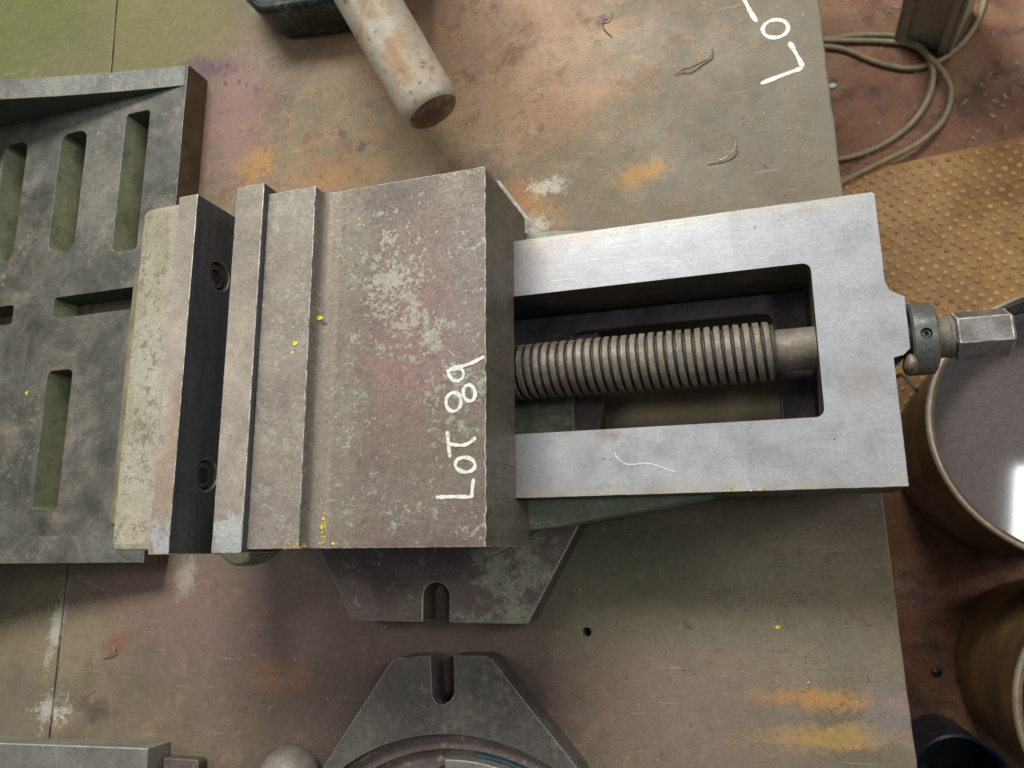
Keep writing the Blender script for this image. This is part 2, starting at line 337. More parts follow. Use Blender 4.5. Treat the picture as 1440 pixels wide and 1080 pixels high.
def fixed_mat():
    m = Mat('flaking_cream_paint'); p = m.pos()
    col = m.ramp(m.noise(18, 5, 0.6), [(0.3, (0.25, 0.22, 0.15)), (0.5, (0.32, 0.285, 0.21)), (0.7, (0.38, 0.36, 0.30))])
    sep = m.n('ShaderNodeSeparateXYZ'); m.put(sep.inputs[0], p)
    col = m.mix(m.step(sep.outputs[1], 0.05, 0.0, 0, 0.5), col, (0.42, 0.36, 0.26))
    jit = m.vmath('ADD', p, m.scale(m.noise(90, 3, 0.6, color=True), 0.012))
    ch = m.noise(170, 6, 0.74, 0.3, vec=jit)
    lost = m.step(m.math('ADD', ch, m.math('MULTIPLY', m.math('SUBTRACT', m.noise(28, 3), 0.5), 0.35)), 0.565, 0.60, 0, 1)
    col = m.mix(m.math('MULTIPLY', lost, 0.75), col, (0.17, 0.155, 0.12))
    bare = m.step(m.math('ADD', sep.outputs[0], m.math('MULTIPLY', m.noise(60, 4), 0.010)), -0.3255, -0.3215, 0, 0.7)
    col = m.mix(bare, col, (0.36, 0.31, 0.25))
    low = m.step(sep.outputs[2], 0.128, 0.118, 0, 0.75)
    col = m.mix(low, col, (0.22, 0.195, 0.10))
    h = m.math('SUBTRACT', m.math('MULTIPLY', m.noise(260, 4), 0.4), lost)
    return m.out(col, 0.55, 0.0, m.bump(h, 0.5, 0.0008))
MT['cream'] = fixed_mat()

def iron_mat(name, c0, c1, c2, crust=None, rough=0.5, metal=0.15, sc=22, camt=0.7, bump=0.35, cth=0.54):
    m = Mat(name)
    col = m.ramp(m.noise(sc, 6, 0.62, 0.4), [(0.32, c0), (0.5, c1), (0.7, c2)])
    fine = m.noise(210, 5, 0.7)
    if crust:
        k = m.mul(m.step(m.noise(sc * 1.1, 5, 0.6, vec=m.vmath('ADD', m.pos(), (3, 1, 2))), 0.45, 0.62, 0, 1), m.step(m.noise(160, 6, 0.72), cth - .06, cth + .06, 0, camt))
        col = m.mix(k, col, crust)
    col = m.mix(m.step(fine, 0.58, 0.72, 0, 0.5), col, tuple(x * 0.45 for x in c0))
    r = m.step(m.noise(50, 5), 0.3, 0.7, rough - 0.1, rough + 0.1)
    return m.out(col, r, metal, m.bump(fine, bump, 0.0009))
MT['base'] = iron_mat('oily_base_iron', (0.085, 0.068, 0.064), (0.125, 0.098, 0.090), (0.165, 0.14, 0.12), (0.32, 0.33, 0.26), 0.45, 0.1)
def base_mat():
    m = Mat('crusted_base_iron'); fine = m.noise(210, 5, 0.7)
    col = m.ramp(m.noise(22, 6, 0.62, 0.4), [(0.32, (0.10, 0.075, 0.072)), (0.5, (0.145, 0.105, 0.10)), (0.7, (0.185, 0.145, 0.125))])
    cl = m.math('MAXIMUM', m.spot((-0.150, -0.015, .02), .035, .05, 0, 1, .3), m.spot((-0.125, 0.2, .02), .05, .07, 0, 1, .3))
    k = m.step(m.math('ADD', m.noise(130, 6, 0.74), m.math('MULTIPLY', cl, 0.17)), 0.555, 0.68, 0, 0.75)
    col = m.mix(k, col, m.ramp(fine, [(0.4, (0.25, 0.26, 0.19)), (0.6, (0.38, 0.38, 0.30))]))
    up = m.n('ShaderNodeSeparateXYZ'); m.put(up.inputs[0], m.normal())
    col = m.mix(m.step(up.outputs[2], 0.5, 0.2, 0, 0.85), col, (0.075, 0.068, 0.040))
    col = m.mix(m.step(fine, 0.57, 0.72, 0, 0.5), col, (0.05, 0.04, 0.035))
    return m.out(col, m.step(m.noise(50, 5), 0.3, 0.7, 0.36, 0.55), 0.1, m.bump(fine, 0.35, 0.0009))
MT['base'] = base_mat()
MT['base2'] = iron_mat('smooth_dark_iron', (0.085, 0.077, 0.073), (0.125, 0.112, 0.105), (0.175, 0.155, 0.138), (0.22, 0.20, 0.17), 0.38, 0.35, 16, 0.6, 0.12)
MT['green'] = iron_mat('dirty_green_paint', (0.13, 0.155, 0.10), (0.20, 0.225, 0.165), (0.28, 0.30, 0.24), (0.42, 0.43, 0.38), 0.5, 0.0, 40)
MT['web'] = iron_mat('greasy_casting_floor', (0.035, 0.027, 0.032), (0.075, 0.062, 0.070), (0.13, 0.115, 0.12), (0.17, 0.15, 0.16), 0.42, 0.1, 35)
def web_mat():
    m = Mat('greasy_casting_floor'); p = m.pos(); fine = m.noise(210, 5, 0.7)
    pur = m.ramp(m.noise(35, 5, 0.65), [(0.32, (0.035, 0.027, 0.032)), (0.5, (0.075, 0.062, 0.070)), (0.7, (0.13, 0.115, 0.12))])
    gre = m.ramp(m.noise(60, 6, 0.7), [(0.35, (0.09, 0.125, 0.075)), (0.5, (0.17, 0.205, 0.14)), (0.66, (0.26, 0.28, 0.21))])
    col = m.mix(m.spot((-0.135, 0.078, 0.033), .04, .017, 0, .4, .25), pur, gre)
    col = m.mix(m.step(fine, 0.56, 0.72, 0, 0.5), col, (0.03, 0.03, 0.025))
    return m.out(col, 0.45, 0.05, m.bump(fine, 0.4, 0.001))
MT['web'] = web_mat()
MT['screw'] = iron_mat('oiled_screw_steel', (0.17, 0.145, 0.125), (0.24, 0.21, 0.188), (0.31, 0.285, 0.265), (0.27, 0.215, 0.15), 0.47, 0.35, 60, 0.5, 0.25)
def screw_mat():
    m = Mat('greasy_screw_steel'); p = m.pos()
    rr = m.n('ShaderNodeVectorMath', operation='MULTIPLY'); m.put(rr.inputs[0], m.vmath('SUBTRACT', p, (0, 0.102, 0.0575))); rr.inputs[1].default_value = (0, 1, 1)
    r = m.vmath('LENGTH', rr.outputs[0])
    col = m.ramp(m.noise(70, 6, 0.75), [(0.32, (0.135, 0.108, 0.088)), (0.5, (0.195, 0.162, 0.138)), (0.7, (0.29, 0.262, 0.24))])
    col = m.mix(m.step(m.noise(200, 6, 0.78), 0.52, 0.62, 0, 0.55), col, (0.21, 0.165, 0.105))
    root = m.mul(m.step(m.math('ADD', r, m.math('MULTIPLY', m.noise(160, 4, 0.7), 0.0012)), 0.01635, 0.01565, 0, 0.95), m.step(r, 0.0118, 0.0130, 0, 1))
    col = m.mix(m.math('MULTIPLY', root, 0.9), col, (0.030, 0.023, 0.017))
    return m.out(col, 0.55, m.math('MULTIPLY', m.math('SUBTRACT', 1.0, root), 0.22), m.bump(m.noise(260, 5, 0.75), 0.35, 0.0009))
MT['screw'] = screw_mat()
MT['collar'] = iron_mat('machined_collar_steel', (0.23, 0.235, 0.225), (0.28, 0.28, 0.27), (0.33, 0.33, 0.32), None, 0.28, 0.75, 60, 0.5, 0.06)
MT['hex'] = iron_mat('hex_end_steel', (0.20, 0.175, 0.165), (0.28, 0.25, 0.245), (0.36, 0.33, 0.33), (0.62, 0.60, 0.60), 0.35, 0.6, 90, 0.4, 0.25, 0.62)
MT['lug'] = iron_mat('greasy_lug_iron', (0.12, 0.11, 0.06), (0.19, 0.165, 0.115), (0.27, 0.23, 0.18), (0.12, 0.14, 0.07), 0.45, 0.1, 60)
MT['ledge'] = iron_mat('grimy_cream_edge', (0.15, 0.13, 0.08), (0.22, 0.19, 0.12), (0.28, 0.245, 0.165), None, 0.55, 0.0, 40, .5, .25)
MT['dark'] = plain('dark_recess', (0.03, 0.028, 0.024), 0.5, 0.3)
MT['bolt'] = plain('blackened_screw', (0.13, 0.12, 0.11), 0.38, 0.6)
MT['lump'] = plain('rusty_weld', (0.20, 0.15, 0.11), 0.5, 0.2)

def angle_mat():
    m = Mat('grey_cast_iron'); p = m.pos()
    col = m.ramp(m.noise(24, 7, 0.72, 0.4), [(0.35, (0.048, 0.048, 0.042)), (0.46, (0.090, 0.086, 0.076)), (0.55, (0.145, 0.126, 0.112)), (0.66, (0.225, 0.188, 0.165))])
    col = m.mix(m.step(m.noise(8, 4), 0.48, 0.62, 0, 0.55), col, (0.135, 0.145, 0.13))
    col = m.mix(m.mul(m.spot(at(130, 270, .024), .05, .05, 0, 1, .4, 30), .6), col, (0.24, 0.21, 0.185))
    k = m.mul(m.step(m.noise(10, 4, vec=m.vmath('ADD', p, (1, 5, 0))), 0.48, 0.6, 0, 1), m.step(m.noise(170, 5, 0.7), 0.54, 0.64, 0, 0.5))
    col = m.mix(k, col, (0.34, 0.31, 0.25))
    fine = m.noise(190, 5, 0.7); col = m.mix(m.step(fine, 0.54, 0.70, 0, 0.5), col, (0.055, 0.055, 0.05))
    col = m.mix(m.step(m.noise(60, 6, 0.75), 0.50, 0.66, 0, 0.5), col, (0.085, 0.085, 0.078))
    up = m.n('ShaderNodeSeparateXYZ'); m.put(up.inputs[0], m.normal())
    side = m.step(up.outputs[0], 0.5, 0.9, 0, 1)
    sq = m.n('ShaderNodeSeparateXYZ'); m.put(sq.inputs[0], p)
    outr = m.step(sq.outputs[0], -0.436, -0.433, 0, 1)
    col = m.mix(side, col, m.mix(outr, m.ramp(m.noise(40, 5, 0.7), [(0.35, (0.22, 0.26, 0.15)), (0.5, (0.36, 0.39, 0.26)), (0.75, (0.44, 0.46, 0.32))]), m.ramp(m.noise(30, 5, 0.7), [(0.35, (0.085, 0.055, 0.035)), (0.6, (0.15, 0.10, 0.06)), (0.75, (0.26, 0.11, 0.045))])))
    sy = m.step(m.math('ABSOLUTE', up.outputs[1]), 0.5, 0.9, 0, 0.8)
    col = m.mix(sy, col, (0.045, 0.06, 0.045))  # gusset's shaded side painted in: Y-facing faces turned dark green
    return m.out(col, m.step(m.noise(45, 5), 0.3, 0.7, 0.38, 0.6), 0.2, m.bump(fine, 0.35, 0.001))
MT['angle'] = angle_mat()

def bar_mat():
    m = Mat('cream_bar_with_rust'); p = m.pos()
    col = m.ramp(m.noise(20, 5, 0.6), [(0.3, (0.33, 0.255, 0.185)), (0.5, (0.43, 0.37, 0.30)), (0.75, (0.49, 0.45, 0.40))])
    rs = m.step(m.noise(42, 6, 0.65, 0.5), 0.51, 0.62, 0, 0.7)
    col = m.mix(rs, col, (0.36, 0.20, 0.10))
    jit = m.vmath('ADD', p, m.scale(m.noise(60, 3, 0.6, color=True), 0.012))
    sp = m.mul(m.step(m.voro(160, jit), 0.36, 0.12, 0, 1), m.step(m.noise(38, 2), 0.42, 0.54, 0, 1))
    col = m.mix(m.math('MULTIPLY', sp, 0.75), col, (0.25, 0.10, 0.035))
    return m.out(col, 0.33, 0.0, m.bump(m.noise(200, 4), 0.25, 0.0008), grain=0.08)
MT['bar'] = bar_mat()
MT['bar_end'] = iron_mat('rusty_bar_end', (0.11, 0.055, 0.038), (0.18, 0.105, 0.075), (0.30, 0.25, 0.20), (0.38, 0.19, 0.06), 0.36, 0.3, 110)
MT['green_dark'] = iron_mat('dark_green_enamel', (0.007, 0.013, 0.013), (0.012, 0.023, 0.021), (0.030, 0.038, 0.022), (0.12, 0.18, 0.15), 0.32, 0.0, 40)
MT['block'] = iron_mat('grey_steel_block', (0.20, 0.185, 0.17), (0.25, 0.235, 0.215), (0.30, 0.285, 0.27), None, 0.4, 0.4, 20, .5, .12)
MT['knob'] = iron_mat('brown_knob', (0.125, 0.10, 0.085), (0.16, 0.135, 0.12), (0.21, 0.19, 0.175), None, 0.55, 0.1, 40, .5, .2)
MT['blue_smear'] = plain('blue_marking_dye', (0.045, 0.10, 0.14), 0.45, 0.2, .4, 60)

def floor_mat():
    m = Mat('oily_brown_floor')
    col = m.ramp(m.noise(7, 6, 0.65, 0.6), [(0.3, (0.14, 0.050, 0.026)), (0.5, (0.28, 0.118, 0.062)), (0.68, (0.36, 0.20, 0.12))])
    col = m.mix(m.step(m.noise(20, 5, 0.7), 0.52, 0.64, 0, 0.7), col, (0.075, 0.045, 0.035))
    col = m.mix(m.step(m.noise(70, 5, 0.7), 0.58, 0.70, 0, 0.5), col, (0.28, 0.17, 0.10))
    r = m.step(m.noise(14, 6, 0.7), 0.40, 0.60, 0.07, 0.42)
    return m.out(col, r, 0.0, m.bump(m.noise(60, 6, 0.75), 0.8, 0.005))
MT['floor'] = floor_mat()
def mat_mat():
    m = Mat('rust_brown_mat')
    col = m.ramp(m.noise(9, 6, 0.65), [(0.3, (0.26, 0.125, 0.034)), (0.5, (0.40, 0.205, 0.066)), (0.7, (0.50, 0.28, 0.11))])
    col = m.mix(m.step(m.noise(45, 5, 0.7), 0.52, 0.66, 0, 0.5), col, (0.17, 0.095, 0.04))
    return m.out(col, m.step(m.noise(20, 4), 0.35, 0.65, 0.35, 0.6), 0.0, m.bump(m.noise(120, 5), 0.3, 0.002))
MT['mat'] = mat_mat()
MT['stud'] = plain('worn_stud', (0.50, 0.29, 0.125), 0.42, 0.0, 0.5, 35)
MT['cable'] = plain('beige_cable', (0.33, 0.26, 0.165), 0.5, 0.0, 0.2, 80)
MT['post'] = plain('grey_green_post', (0.34, 0.335, 0.28), 0.38, 0.2, 0.2, 40)
MT['post_dark'] = plain('post_groove', (0.05, 0.048, 0.042), 0.5, 0.1)
def bucket_mat(name, c0, c1, c2, rough):
    m = Mat(name); col = m.ramp(m.noise(11, 6, 0.65, 0.5), [(0.3, c0), (0.5, c1), (0.7, c2)])
    return m.out(col, m.step(m.noise(25, 4), 0.35, 0.65, rough - .08, rough + .1), 0.3, m.bump(m.noise(90, 5), 0.2, 0.002))
MT['bucket'] = bucket_mat('rusty_bucket_steel', (0.06, 0.035, 0.022), (0.10, 0.062, 0.04), (0.17, 0.10, 0.055), 0.4)
MT['drum'] = bucket_mat('stained_drum_steel', (0.10, 0.065, 0.03), (0.20, 0.13, 0.06), (0.36, 0.215, 0.08), 0.4)
MT['rim'] = bucket_mat('worn_rim', (0.25, 0.19, 0.12), (0.38, 0.31, 0.22), (0.48, 0.42, 0.34), 0.35)
def oil():
    m = Mat('still_oil'); return m.out(m.ramp(m.noise(5, 4), [(0.3, (0.11, 0.085, 0.085)), (0.7, (0.19, 0.155, 0.155))]), 0.06, 0.0, None, 1.0, 0.0)
MT['oil'] = oil()
MT['blue'] = plain('dark_blue_plastic', (0.008, 0.022, 0.050), 0.35, 0.0, .3, 30)
def white_mat():
    m = Mat('white_paint_marker')
    c = m.mix(m.step(m.noise(380, 6, 0.8), 0.53, 0.62, 0, 0.85), m.ramp(m.noise(120, 4), [(0.3, (0.62, 0.61, 0.57)), (0.6, (0.80, 0.80, 0.77))]), (0.30, 0.25, 0.22))
    return m.out(c, 0.5, 0.0, m.bump(m.noise(500, 4), 0.3, 0.0005), grain=0.1)
MT['white'] = white_mat()
MT['yellow'] = plain('yellow_paint', (0.78, 0.60, 0.02), 0.45, 0.0, 0.15, 400, 0.1)
MT['ochre'] = plain('ochre_crumb', (0.55, 0.33, 0.06), 0.5, 0.0, 0.3, 400, 0.1)
MT['swarf'] = plain('bright_swarf', (0.86, 0.85, 0.86), 0.18, 0.25, 0.1, 300, 0.0)
MT['rust_curl'] = plain('rusty_swarf', (0.22, 0.11, 0.05), 0.45, 0.2, 0.5, 220, 0.1)
MT['pale_curl'] = plain('pale_swarf', (0.27, 0.19, 0.11), 0.4, 0.3, 0.5, 220, 0.1)

# ------------------------------------------------------------------ mesh helpers
def empty(name, loc, label=None, cat=None, group=None, kind=None, rz=0):
    o = bpy.data.objects.new(name, None); C.objects.link(o); o.location = loc; o.rotation_euler = (0, 0, rz)
    o.empty_display_size = 0.02
    return tag(o, label, cat, group, kind)
def tag(o, label=None, cat=None, group=None, kind=None):
    if label: o['label'] = label
    if cat: o['category'] = cat
    if group: o['group'] = group
    if kind: o['kind'] = kind
    return o
def origin(o):
    v = Vector((0, 0, 0))
    while o: v += o.location; o = o.parent
    return v
def obj(name, bm, mats, parent=None, bevel=0.0, seg=2, bevel_mat=-1, smooth=None, loc=None):
    """link a bmesh (built in world coordinates) as one mesh object"""
    me = bpy.data.meshes.new(name)
    off = origin(parent) if parent else Vector((0, 0, 0))
    if loc: off = off + Vector(loc) - (off if parent else Vector((0, 0, 0)))
    bmesh.ops.translate(bm, verts=bm.verts, vec=-off)
    bmesh.ops.recalc_face_normals(bm, faces=bm.faces)
    bm.to_mesh(me); bm.free()
    o = bpy.data.objects.new(name, me); C.objects.link(o)
    if parent: o.parent = parent
    if loc and not parent: o.location = loc
    elif loc: o.location = Vector(loc) - origin(parent)
    for m in (mats if isinstance(mats, (list, tuple)) else [mats]): me.materials.append(MT[m])
    if smooth is not None:
        for p in me.polygons: p.use_smooth = True
        try: me.set_sharp_from_angle(angle=math.radians(smooth))
        except Exception: pass
    if bevel:
        b = o.modifiers.new('bevel', 'BEVEL'); b.width = bevel; b.segments = seg; b.limit_method = 'ANGLE'; b.angle_limit = math.radians(40)
        if bevel_mat >= 0: b.material = bevel_mat
    return o
def add_box(bm, x0, x1, y0, y1, z0, z1, mat=0):
    v = [bm.verts.new(p) for p in ((x0, y0, z0), (x1, y0, z0), (x1, y1, z0), (x0, y1, z0), (x0, y0, z1), (x1, y0, z1), (x1, y1, z1), (x0, y1, z1))]
    for f in ((0, 3, 2, 1), (4, 5, 6, 7), (0, 1, 5, 4), (1, 2, 6, 5), (2, 3, 7, 6), (3, 0, 4, 7)):
        bm.faces.new([v[i] for i in f]).material_index = mat
def box(*a): bm = bmesh.new(); add_box(bm, *a); return bm
def add_prism(bm, loops, z0, z1, conv=None):
    """extrude a flat outline (first loop) with holes (other loops) from z0 to z1"""
    conv = conv or (lambda u, v, w: (u, v, w))
    loops3 = [[Vector((p[0], p[1], 0)) for p in l] for l in loops]
    tris = tessellate_polygon(loops3)
    flat = [p for l in loops3 for p in l]
    vt = [bm.verts.new(conv(p.x, p.y, z1)) for p in flat]; vb = [bm.verts.new(conv(p.x, p.y, z0)) for p in flat]
    if len(loops) == 1:
        bm.faces.new(vt); bm.faces.new(vb[::-1])
    else:
        for t in tris:
            bm.faces.new([vt[i] for i in t]); bm.faces.new([vb[i] for i in reversed(t)])
    i = 0
    for l in loops3:
        n = len(l)
        for k in range(n):
            a, b = i + k, i + (k + 1) % n
            bm.faces.new((vt[a], vt[b], vb[b], vb[a]))
        i += n
def prism(loops, z0, z1, conv=None): bm = bmesh.new(); add_prism(bm, loops, z0, z1, conv); return bm
XZ = lambda u, v, w: (u, w, v)          # profile in x,z extruded along y
def add_lathe(bm, prof, base, axis='Z', n=40, mat=0, close=True):
    """prof: list of (radius, height along axis)"""
    def pt(r, h, a):
        c, s = r * math.cos(a), r * math.sin(a)
        if axis == 'Z': return (base[0] + c, base[1] + s, base[2] + h)
        if axis == 'X': return (base[0] + h, base[1] + c, base[2] + s)
        return (base[0] + c, base[1] + h, base[2] + s)
    rings = [[bm.verts.new(pt(max(r, 1e-5), h, 2 * PI * k / n)) for k in range(n)] for r, h in prof]
    for a, b in zip(rings, rings[1:]):
        for k in range(n):
            bm.faces.new((a[k], a[(k + 1) % n], b[(k + 1) % n], b[k])).material_index = mat
    if close:
        for r in (rings[0], rings[-1]):
            try: bm.faces.new(r).material_index = mat
            except ValueError: pass
def lathe(*a, **k): bm = bmesh.new(); add_lathe(bm, *a, **k); return bm
def smooth_path(pts, n=8):
    out = []
    P = [Vector(p) for p in pts]
    for i in range(len(P) - 1):
        p0, p1, p2, p3 = P[max(i - 1, 0)], P[i], P[i + 1], P[min(i + 2, len(P) - 1)]
        for k in range(n):
            t = k / n
            out.append(0.5 * ((2 * p1) + (p2 - p0) * t + (2 * p0 - 5 * p1 + 4 * p2 - p3) * t * t + (3 * p1 - p0 - 3 * p2 + p3) * t ** 3))
    out.append(P[-1]); return out
def add_tube(bm, pts, r, n=8, taper=None):
    rings = []
    for i, p in enumerate(pts):
        t = (pts[min(i + 1, len(pts) - 1)] - pts[max(i - 1, 0)]).normalized()
        u = t.cross(Vector((0.13, 0.21, 1))).normalized(); v = t.cross(u)
        rr = r * (taper(i / (len(pts) - 1)) if taper else 1)
        rings.append([bm.verts.new(p + (u * math.cos(2 * PI * k / n) + v * math.sin(2 * PI * k / n)) * rr) for k in range(n)])
    for a, b in zip(rings, rings[1:]):
        for k in range(n): bm.faces.new((a[k], a[(k + 1) % n], b[(k + 1) % n], b[k]))
    bm.faces.new(rings[0][::-1]); bm.faces.new(rings[-1])
def stroke(bm, pts, w, z, h=0.00025, closed=False):
    """a flat brushed paint stroke with round ends lying on height z"""
    P = [Vector((p[0], p[1])) for p in pts]
    if closed: P = P + [P[0]]
    n = len(P); L, R = [], []
    for i in range(n):
        if closed: t = (P[(i + 1) % (n - 1)] - P[(i - 1) % (n - 1)])
        else: t = P[min(i + 1, n - 1)] - P[max(i - 1, 0)]
        t = t.normalized(); nn = Vector((-t.y, t.x)); ww = w / 2 * (random.uniform(0.84, 1.16) + 0.14 * math.sin(i * 0.9))
        L.append(P[i] + nn * ww); R.append(P[i] - nn * ww)
    cap0, cap1 = [], []
    if not closed:
        for c, e, sgn in ((cap0, 0, -1), (cap1, n - 1, 1)):
            t = (P[1] - P[0]).normalized() if e == 0 else (P[-1] - P[-2]).normalized()
            nn = Vector((-t.y, t.x))
            for k in range(1, 6):
                a = PI * k / 6
                c.append(P[e] + (nn * math.cos(a) + t * sgn * math.sin(a)) * w / 2)
        outl = L + cap1 + R[::-1] + cap0[::-1]
        top = [bm.verts.new((p.x, p.y, z + h)) for p in outl]; bot = [bm.verts.new((p.x, p.y, z - h * .6)) for p in outl]
        m = len(outl); ln = len(L)
        # strips
        for i in range(ln - 1):
            a, b = i, i + 1; c = ln + len(cap1) + (ln - 1 - b); d = ln + len(cap1) + (ln - 1 - a)
            bm.faces.new((top[a], top[b], top[c], top[d]))
        bm.faces.new([top[ln - 1]] + top[ln:ln + len(cap1)] + [top[ln + len(cap1)]])
        bm.faces.new([top[m - len(cap0) - 1]] + top[m - len(cap0):] + [top[0]])
        for i in range(m): bm.faces.new((top[i], top[(i + 1) % m], bot[(i + 1) % m], bot[i]))
    else:
        n -= 1
        lt = [bm.verts.new((p.x, p.y, z + h)) for p in L[:n]]; rt = [bm.verts.new((p.x, p.y, z + h)) for p in R[:n]]
        lb = [bm.verts.new((p.x, p.y, z - h * .6)) for p in L[:n]]; rb = [bm.verts.new((p.x, p.y, z - h * .6)) for p in R[:n]]
        for i in range(n):
            j = (i + 1) % n
            bm.faces.new((lt[i], lt[j], rt[j], rt[i])); bm.faces.new((lt[i], lb[i], lb[j], lt[j])); bm.faces.new((rt[i], rt[j], rb[j], rb[i]))
def ell(cx, cy, rx, ry, ang=0, n=28, a0=0, a1=2 * PI):
    return [(cx + rx * math.cos(a) * math.cos(ang) - ry * math.sin(a) * math.sin(ang), cy + rx * math.cos(a) * math.sin(ang) + ry * math.sin(a) * math.cos(ang))
            for a in [a0 + (a1 - a0) * k / n for k in range(n)]]
def circ(cx, cy, r, n=32, a0=0, a1=2 * PI, end=False):
    return [(cx + r * math.cos(a0 + (a1 - a0) * k / n), cy + r * math.sin(a0 + (a1 - a0) * k / n)) for k in range(n + (1 if end else 0))]
def slot_loop(x0, x1, y0, y1, r, n=5):
    out = []
    for cx, cy, a in ((x1 - r, y1 - r, 0), (x0 + r, y1 - r, PI / 2), (x0 + r, y0 + r, PI), (x1 - r, y0 + r, 3 * PI / 2)):
        out += circ(cx, cy, r, n, a, a + PI / 2, True)
    return out
def cut(o, bm_cut):
    """cut a shape out of an object and keep the result as its mesh"""
    me = bpy.data.meshes.new('cutter'); bmesh.ops.recalc_face_normals(bm_cut, faces=bm_cut.faces); bm_cut.to_mesh(me); bm_cut.free()
    c = bpy.data.objects.new('cutter', me); C.objects.link(c)
    if o.parent: c.location = -origin(o) if False else (0, 0, 0)
    mods = [(m.type, m.width, m.segments, m.limit_method, m.angle_limit, m.material) for m in o.modifiers]
    for m in list(o.modifiers): o.modifiers.remove(m)
    b = o.modifiers.new('cut', 'BOOLEAN'); b.operation = 'DIFFERENCE'; b.solver = 'EXACT'; b.object = c
    bpy.context.view_layer.update()
    dg = bpy.context.evaluated_depsgraph_get()
    new = bpy.data.meshes.new_from_object(o.evaluated_get(dg))
    o.modifiers.remove(b); old = o.data; o.data = new; new.name = o.name; bpy.data.meshes.remove(old)
    bpy.data.objects.remove(c); bpy.data.meshes.remove(me)
    for t, w, s, l, a, mt in mods:
        q = o.modifiers.new('bevel', t); q.width = w; q.segments = s; q.limit_method = l; q.angle_limit = a; q.material = mt
    return o

# ------------------------------------------------------------------ setting: floor
FZ = -0.78
bm = box(-2.2, 2.2, -2.2, 2.4, FZ - 0.05, FZ)
tag(obj('floor', bm, 'floor'), kind='structure')

# ------------------------------------------------------------------ workbench
bench = empty('workbench', (-0.45, 0.2, FZ), 'heavy rust-stained steel workbench top carrying the vise and castings', 'workbench')
def edge_x(y): return 0.0620 - 0.0175 * y
random.seed(3)
SEAM = lambda y: -0.5268 - 0.034 * max(0, y) - 0.002 * (y < 0)
ys = [-0.55 + 1.65 * k / 150 for k in range(151)]
def ragged(y, a=0.0009): return a * (random.random() - .5)
right = [(edge_x(y) + ragged(y, .0008), y) for y in ys]
left = [(SEAM(y) + 0.0007 + ragged(y, .0006), y) for y in ys]
hole = at(825, 889)
bm = prism([right + left[::-1], circ(hole.x, hole.y, 0.0026, 16)], -0.028, 0)
obj('plate', bm, 'table', bench, 0.0012, 2)
left2 = [(SEAM(y) - 0.0007 + ragged(y, .0006), y) for y in ys]
bm = prism([left2 + [(-1.15, ys[-1]), (-1.15, ys[0])]], -0.028, 0)
obj('plate', bm, 'table', bench, 0.0008, 2)
bm = bmesh.new()
add_box(bm, -1.12, 0.02, -0.5, -0.45, -0.10, -0.0285); add_box(bm, -1.12, 0.02, 1.0, 1.05, -0.10, -0.0285)
add_box(bm, -0.03, 0.02, -0.4495, 0.9995, -0.10, -0.0285); add_box(bm, -1.12, -1.07, -0.4495, 0.9995, -0.10, -0.0285)
add_box(bm, -0.58, -0.48, -0.4495, 0.9995, -0.10, -0.0285)
obj('frame', bm, 'post', bench)
for x in (-1.12, -0.04):
    for y in (-0.5, 0.99):
        obj('leg', box(x, x + 0.06, y, y + 0.06, FZ, -0.1005), 'post', bench)
# painted writing on the bench
def mark(name, parent, pts, w, z, closed=False, sm=4, mat='white'):
    P = [at(x, y, z) for x, y in pts]
    if sm and not closed: P = smooth_path([(p.x, p.y, 0) for p in P], sm)
    bm = bmesh.new(); stroke(bm, P, w, z, 0.0002, closed)
    return obj(name, bm, mat, parent)
mark('painted_letter', bench, [(1072.5, 116.5), (1100, 106), (1122, 98), (1127, 95), (1127, 90), (1119, 75), (1111, 61)], .0027, 0)
mark('painted_letter', bench, ell(1090.5, 40.5, 18, 12.5, -.15), .0026, 0, True)
mark('painted_letter', bench, [(1041, -14), (1047, 0), (1056, 18), (1063, 29)], .0027, 0)

# ------------------------------------------------------------------ the vise
VC = Vector((-0.203, 0.102, 0))
vise = empty('machine_vise', VC, 'large worn steel machine vise in the middle with LOT 89 written on its jaw', 'vise')
YC = 0.102
# swivel base flange with bolt slots
hw, hl = 0.0600, 0.147
def flange_loop(cx, cy):
    a = (hw, hl)
    sx = 0.108; sl_ = 0.0638; su = 0.0527; hu = 0.0430
    def slot(sgn):   # open slot in the edge at y = sgn*hl
        w = 0.0089; d = 0.0155
        pts = [(w, hl)] + [(w * math.cos(t), hl - d - w * math.sin(t)) for t in [PI * k / 10 for k in range(11)]] + [(-w, hl)]
        return pts if sgn > 0 else [(-x, -y) for x, y in pts]
    L = [(hu, hl)] + slot(1) + [(-hu, hl), (-sx, su), (-sx, -sl_), (-hw, -hl)] + slot(-1) + [(hw, -hl), (sx, -sl_), (sx, su)]
    return [(cx + x, cy + y) for x, y in L]
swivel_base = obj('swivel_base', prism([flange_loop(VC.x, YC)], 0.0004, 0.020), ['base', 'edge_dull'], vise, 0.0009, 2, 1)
obj('turntable', lathe([(0.1135, 0), (0.1135, 0.0045), (0.1120, 0.006)], (VC.x, YC, 0.0202), 'Z', 96), 'base', vise, smooth=30)
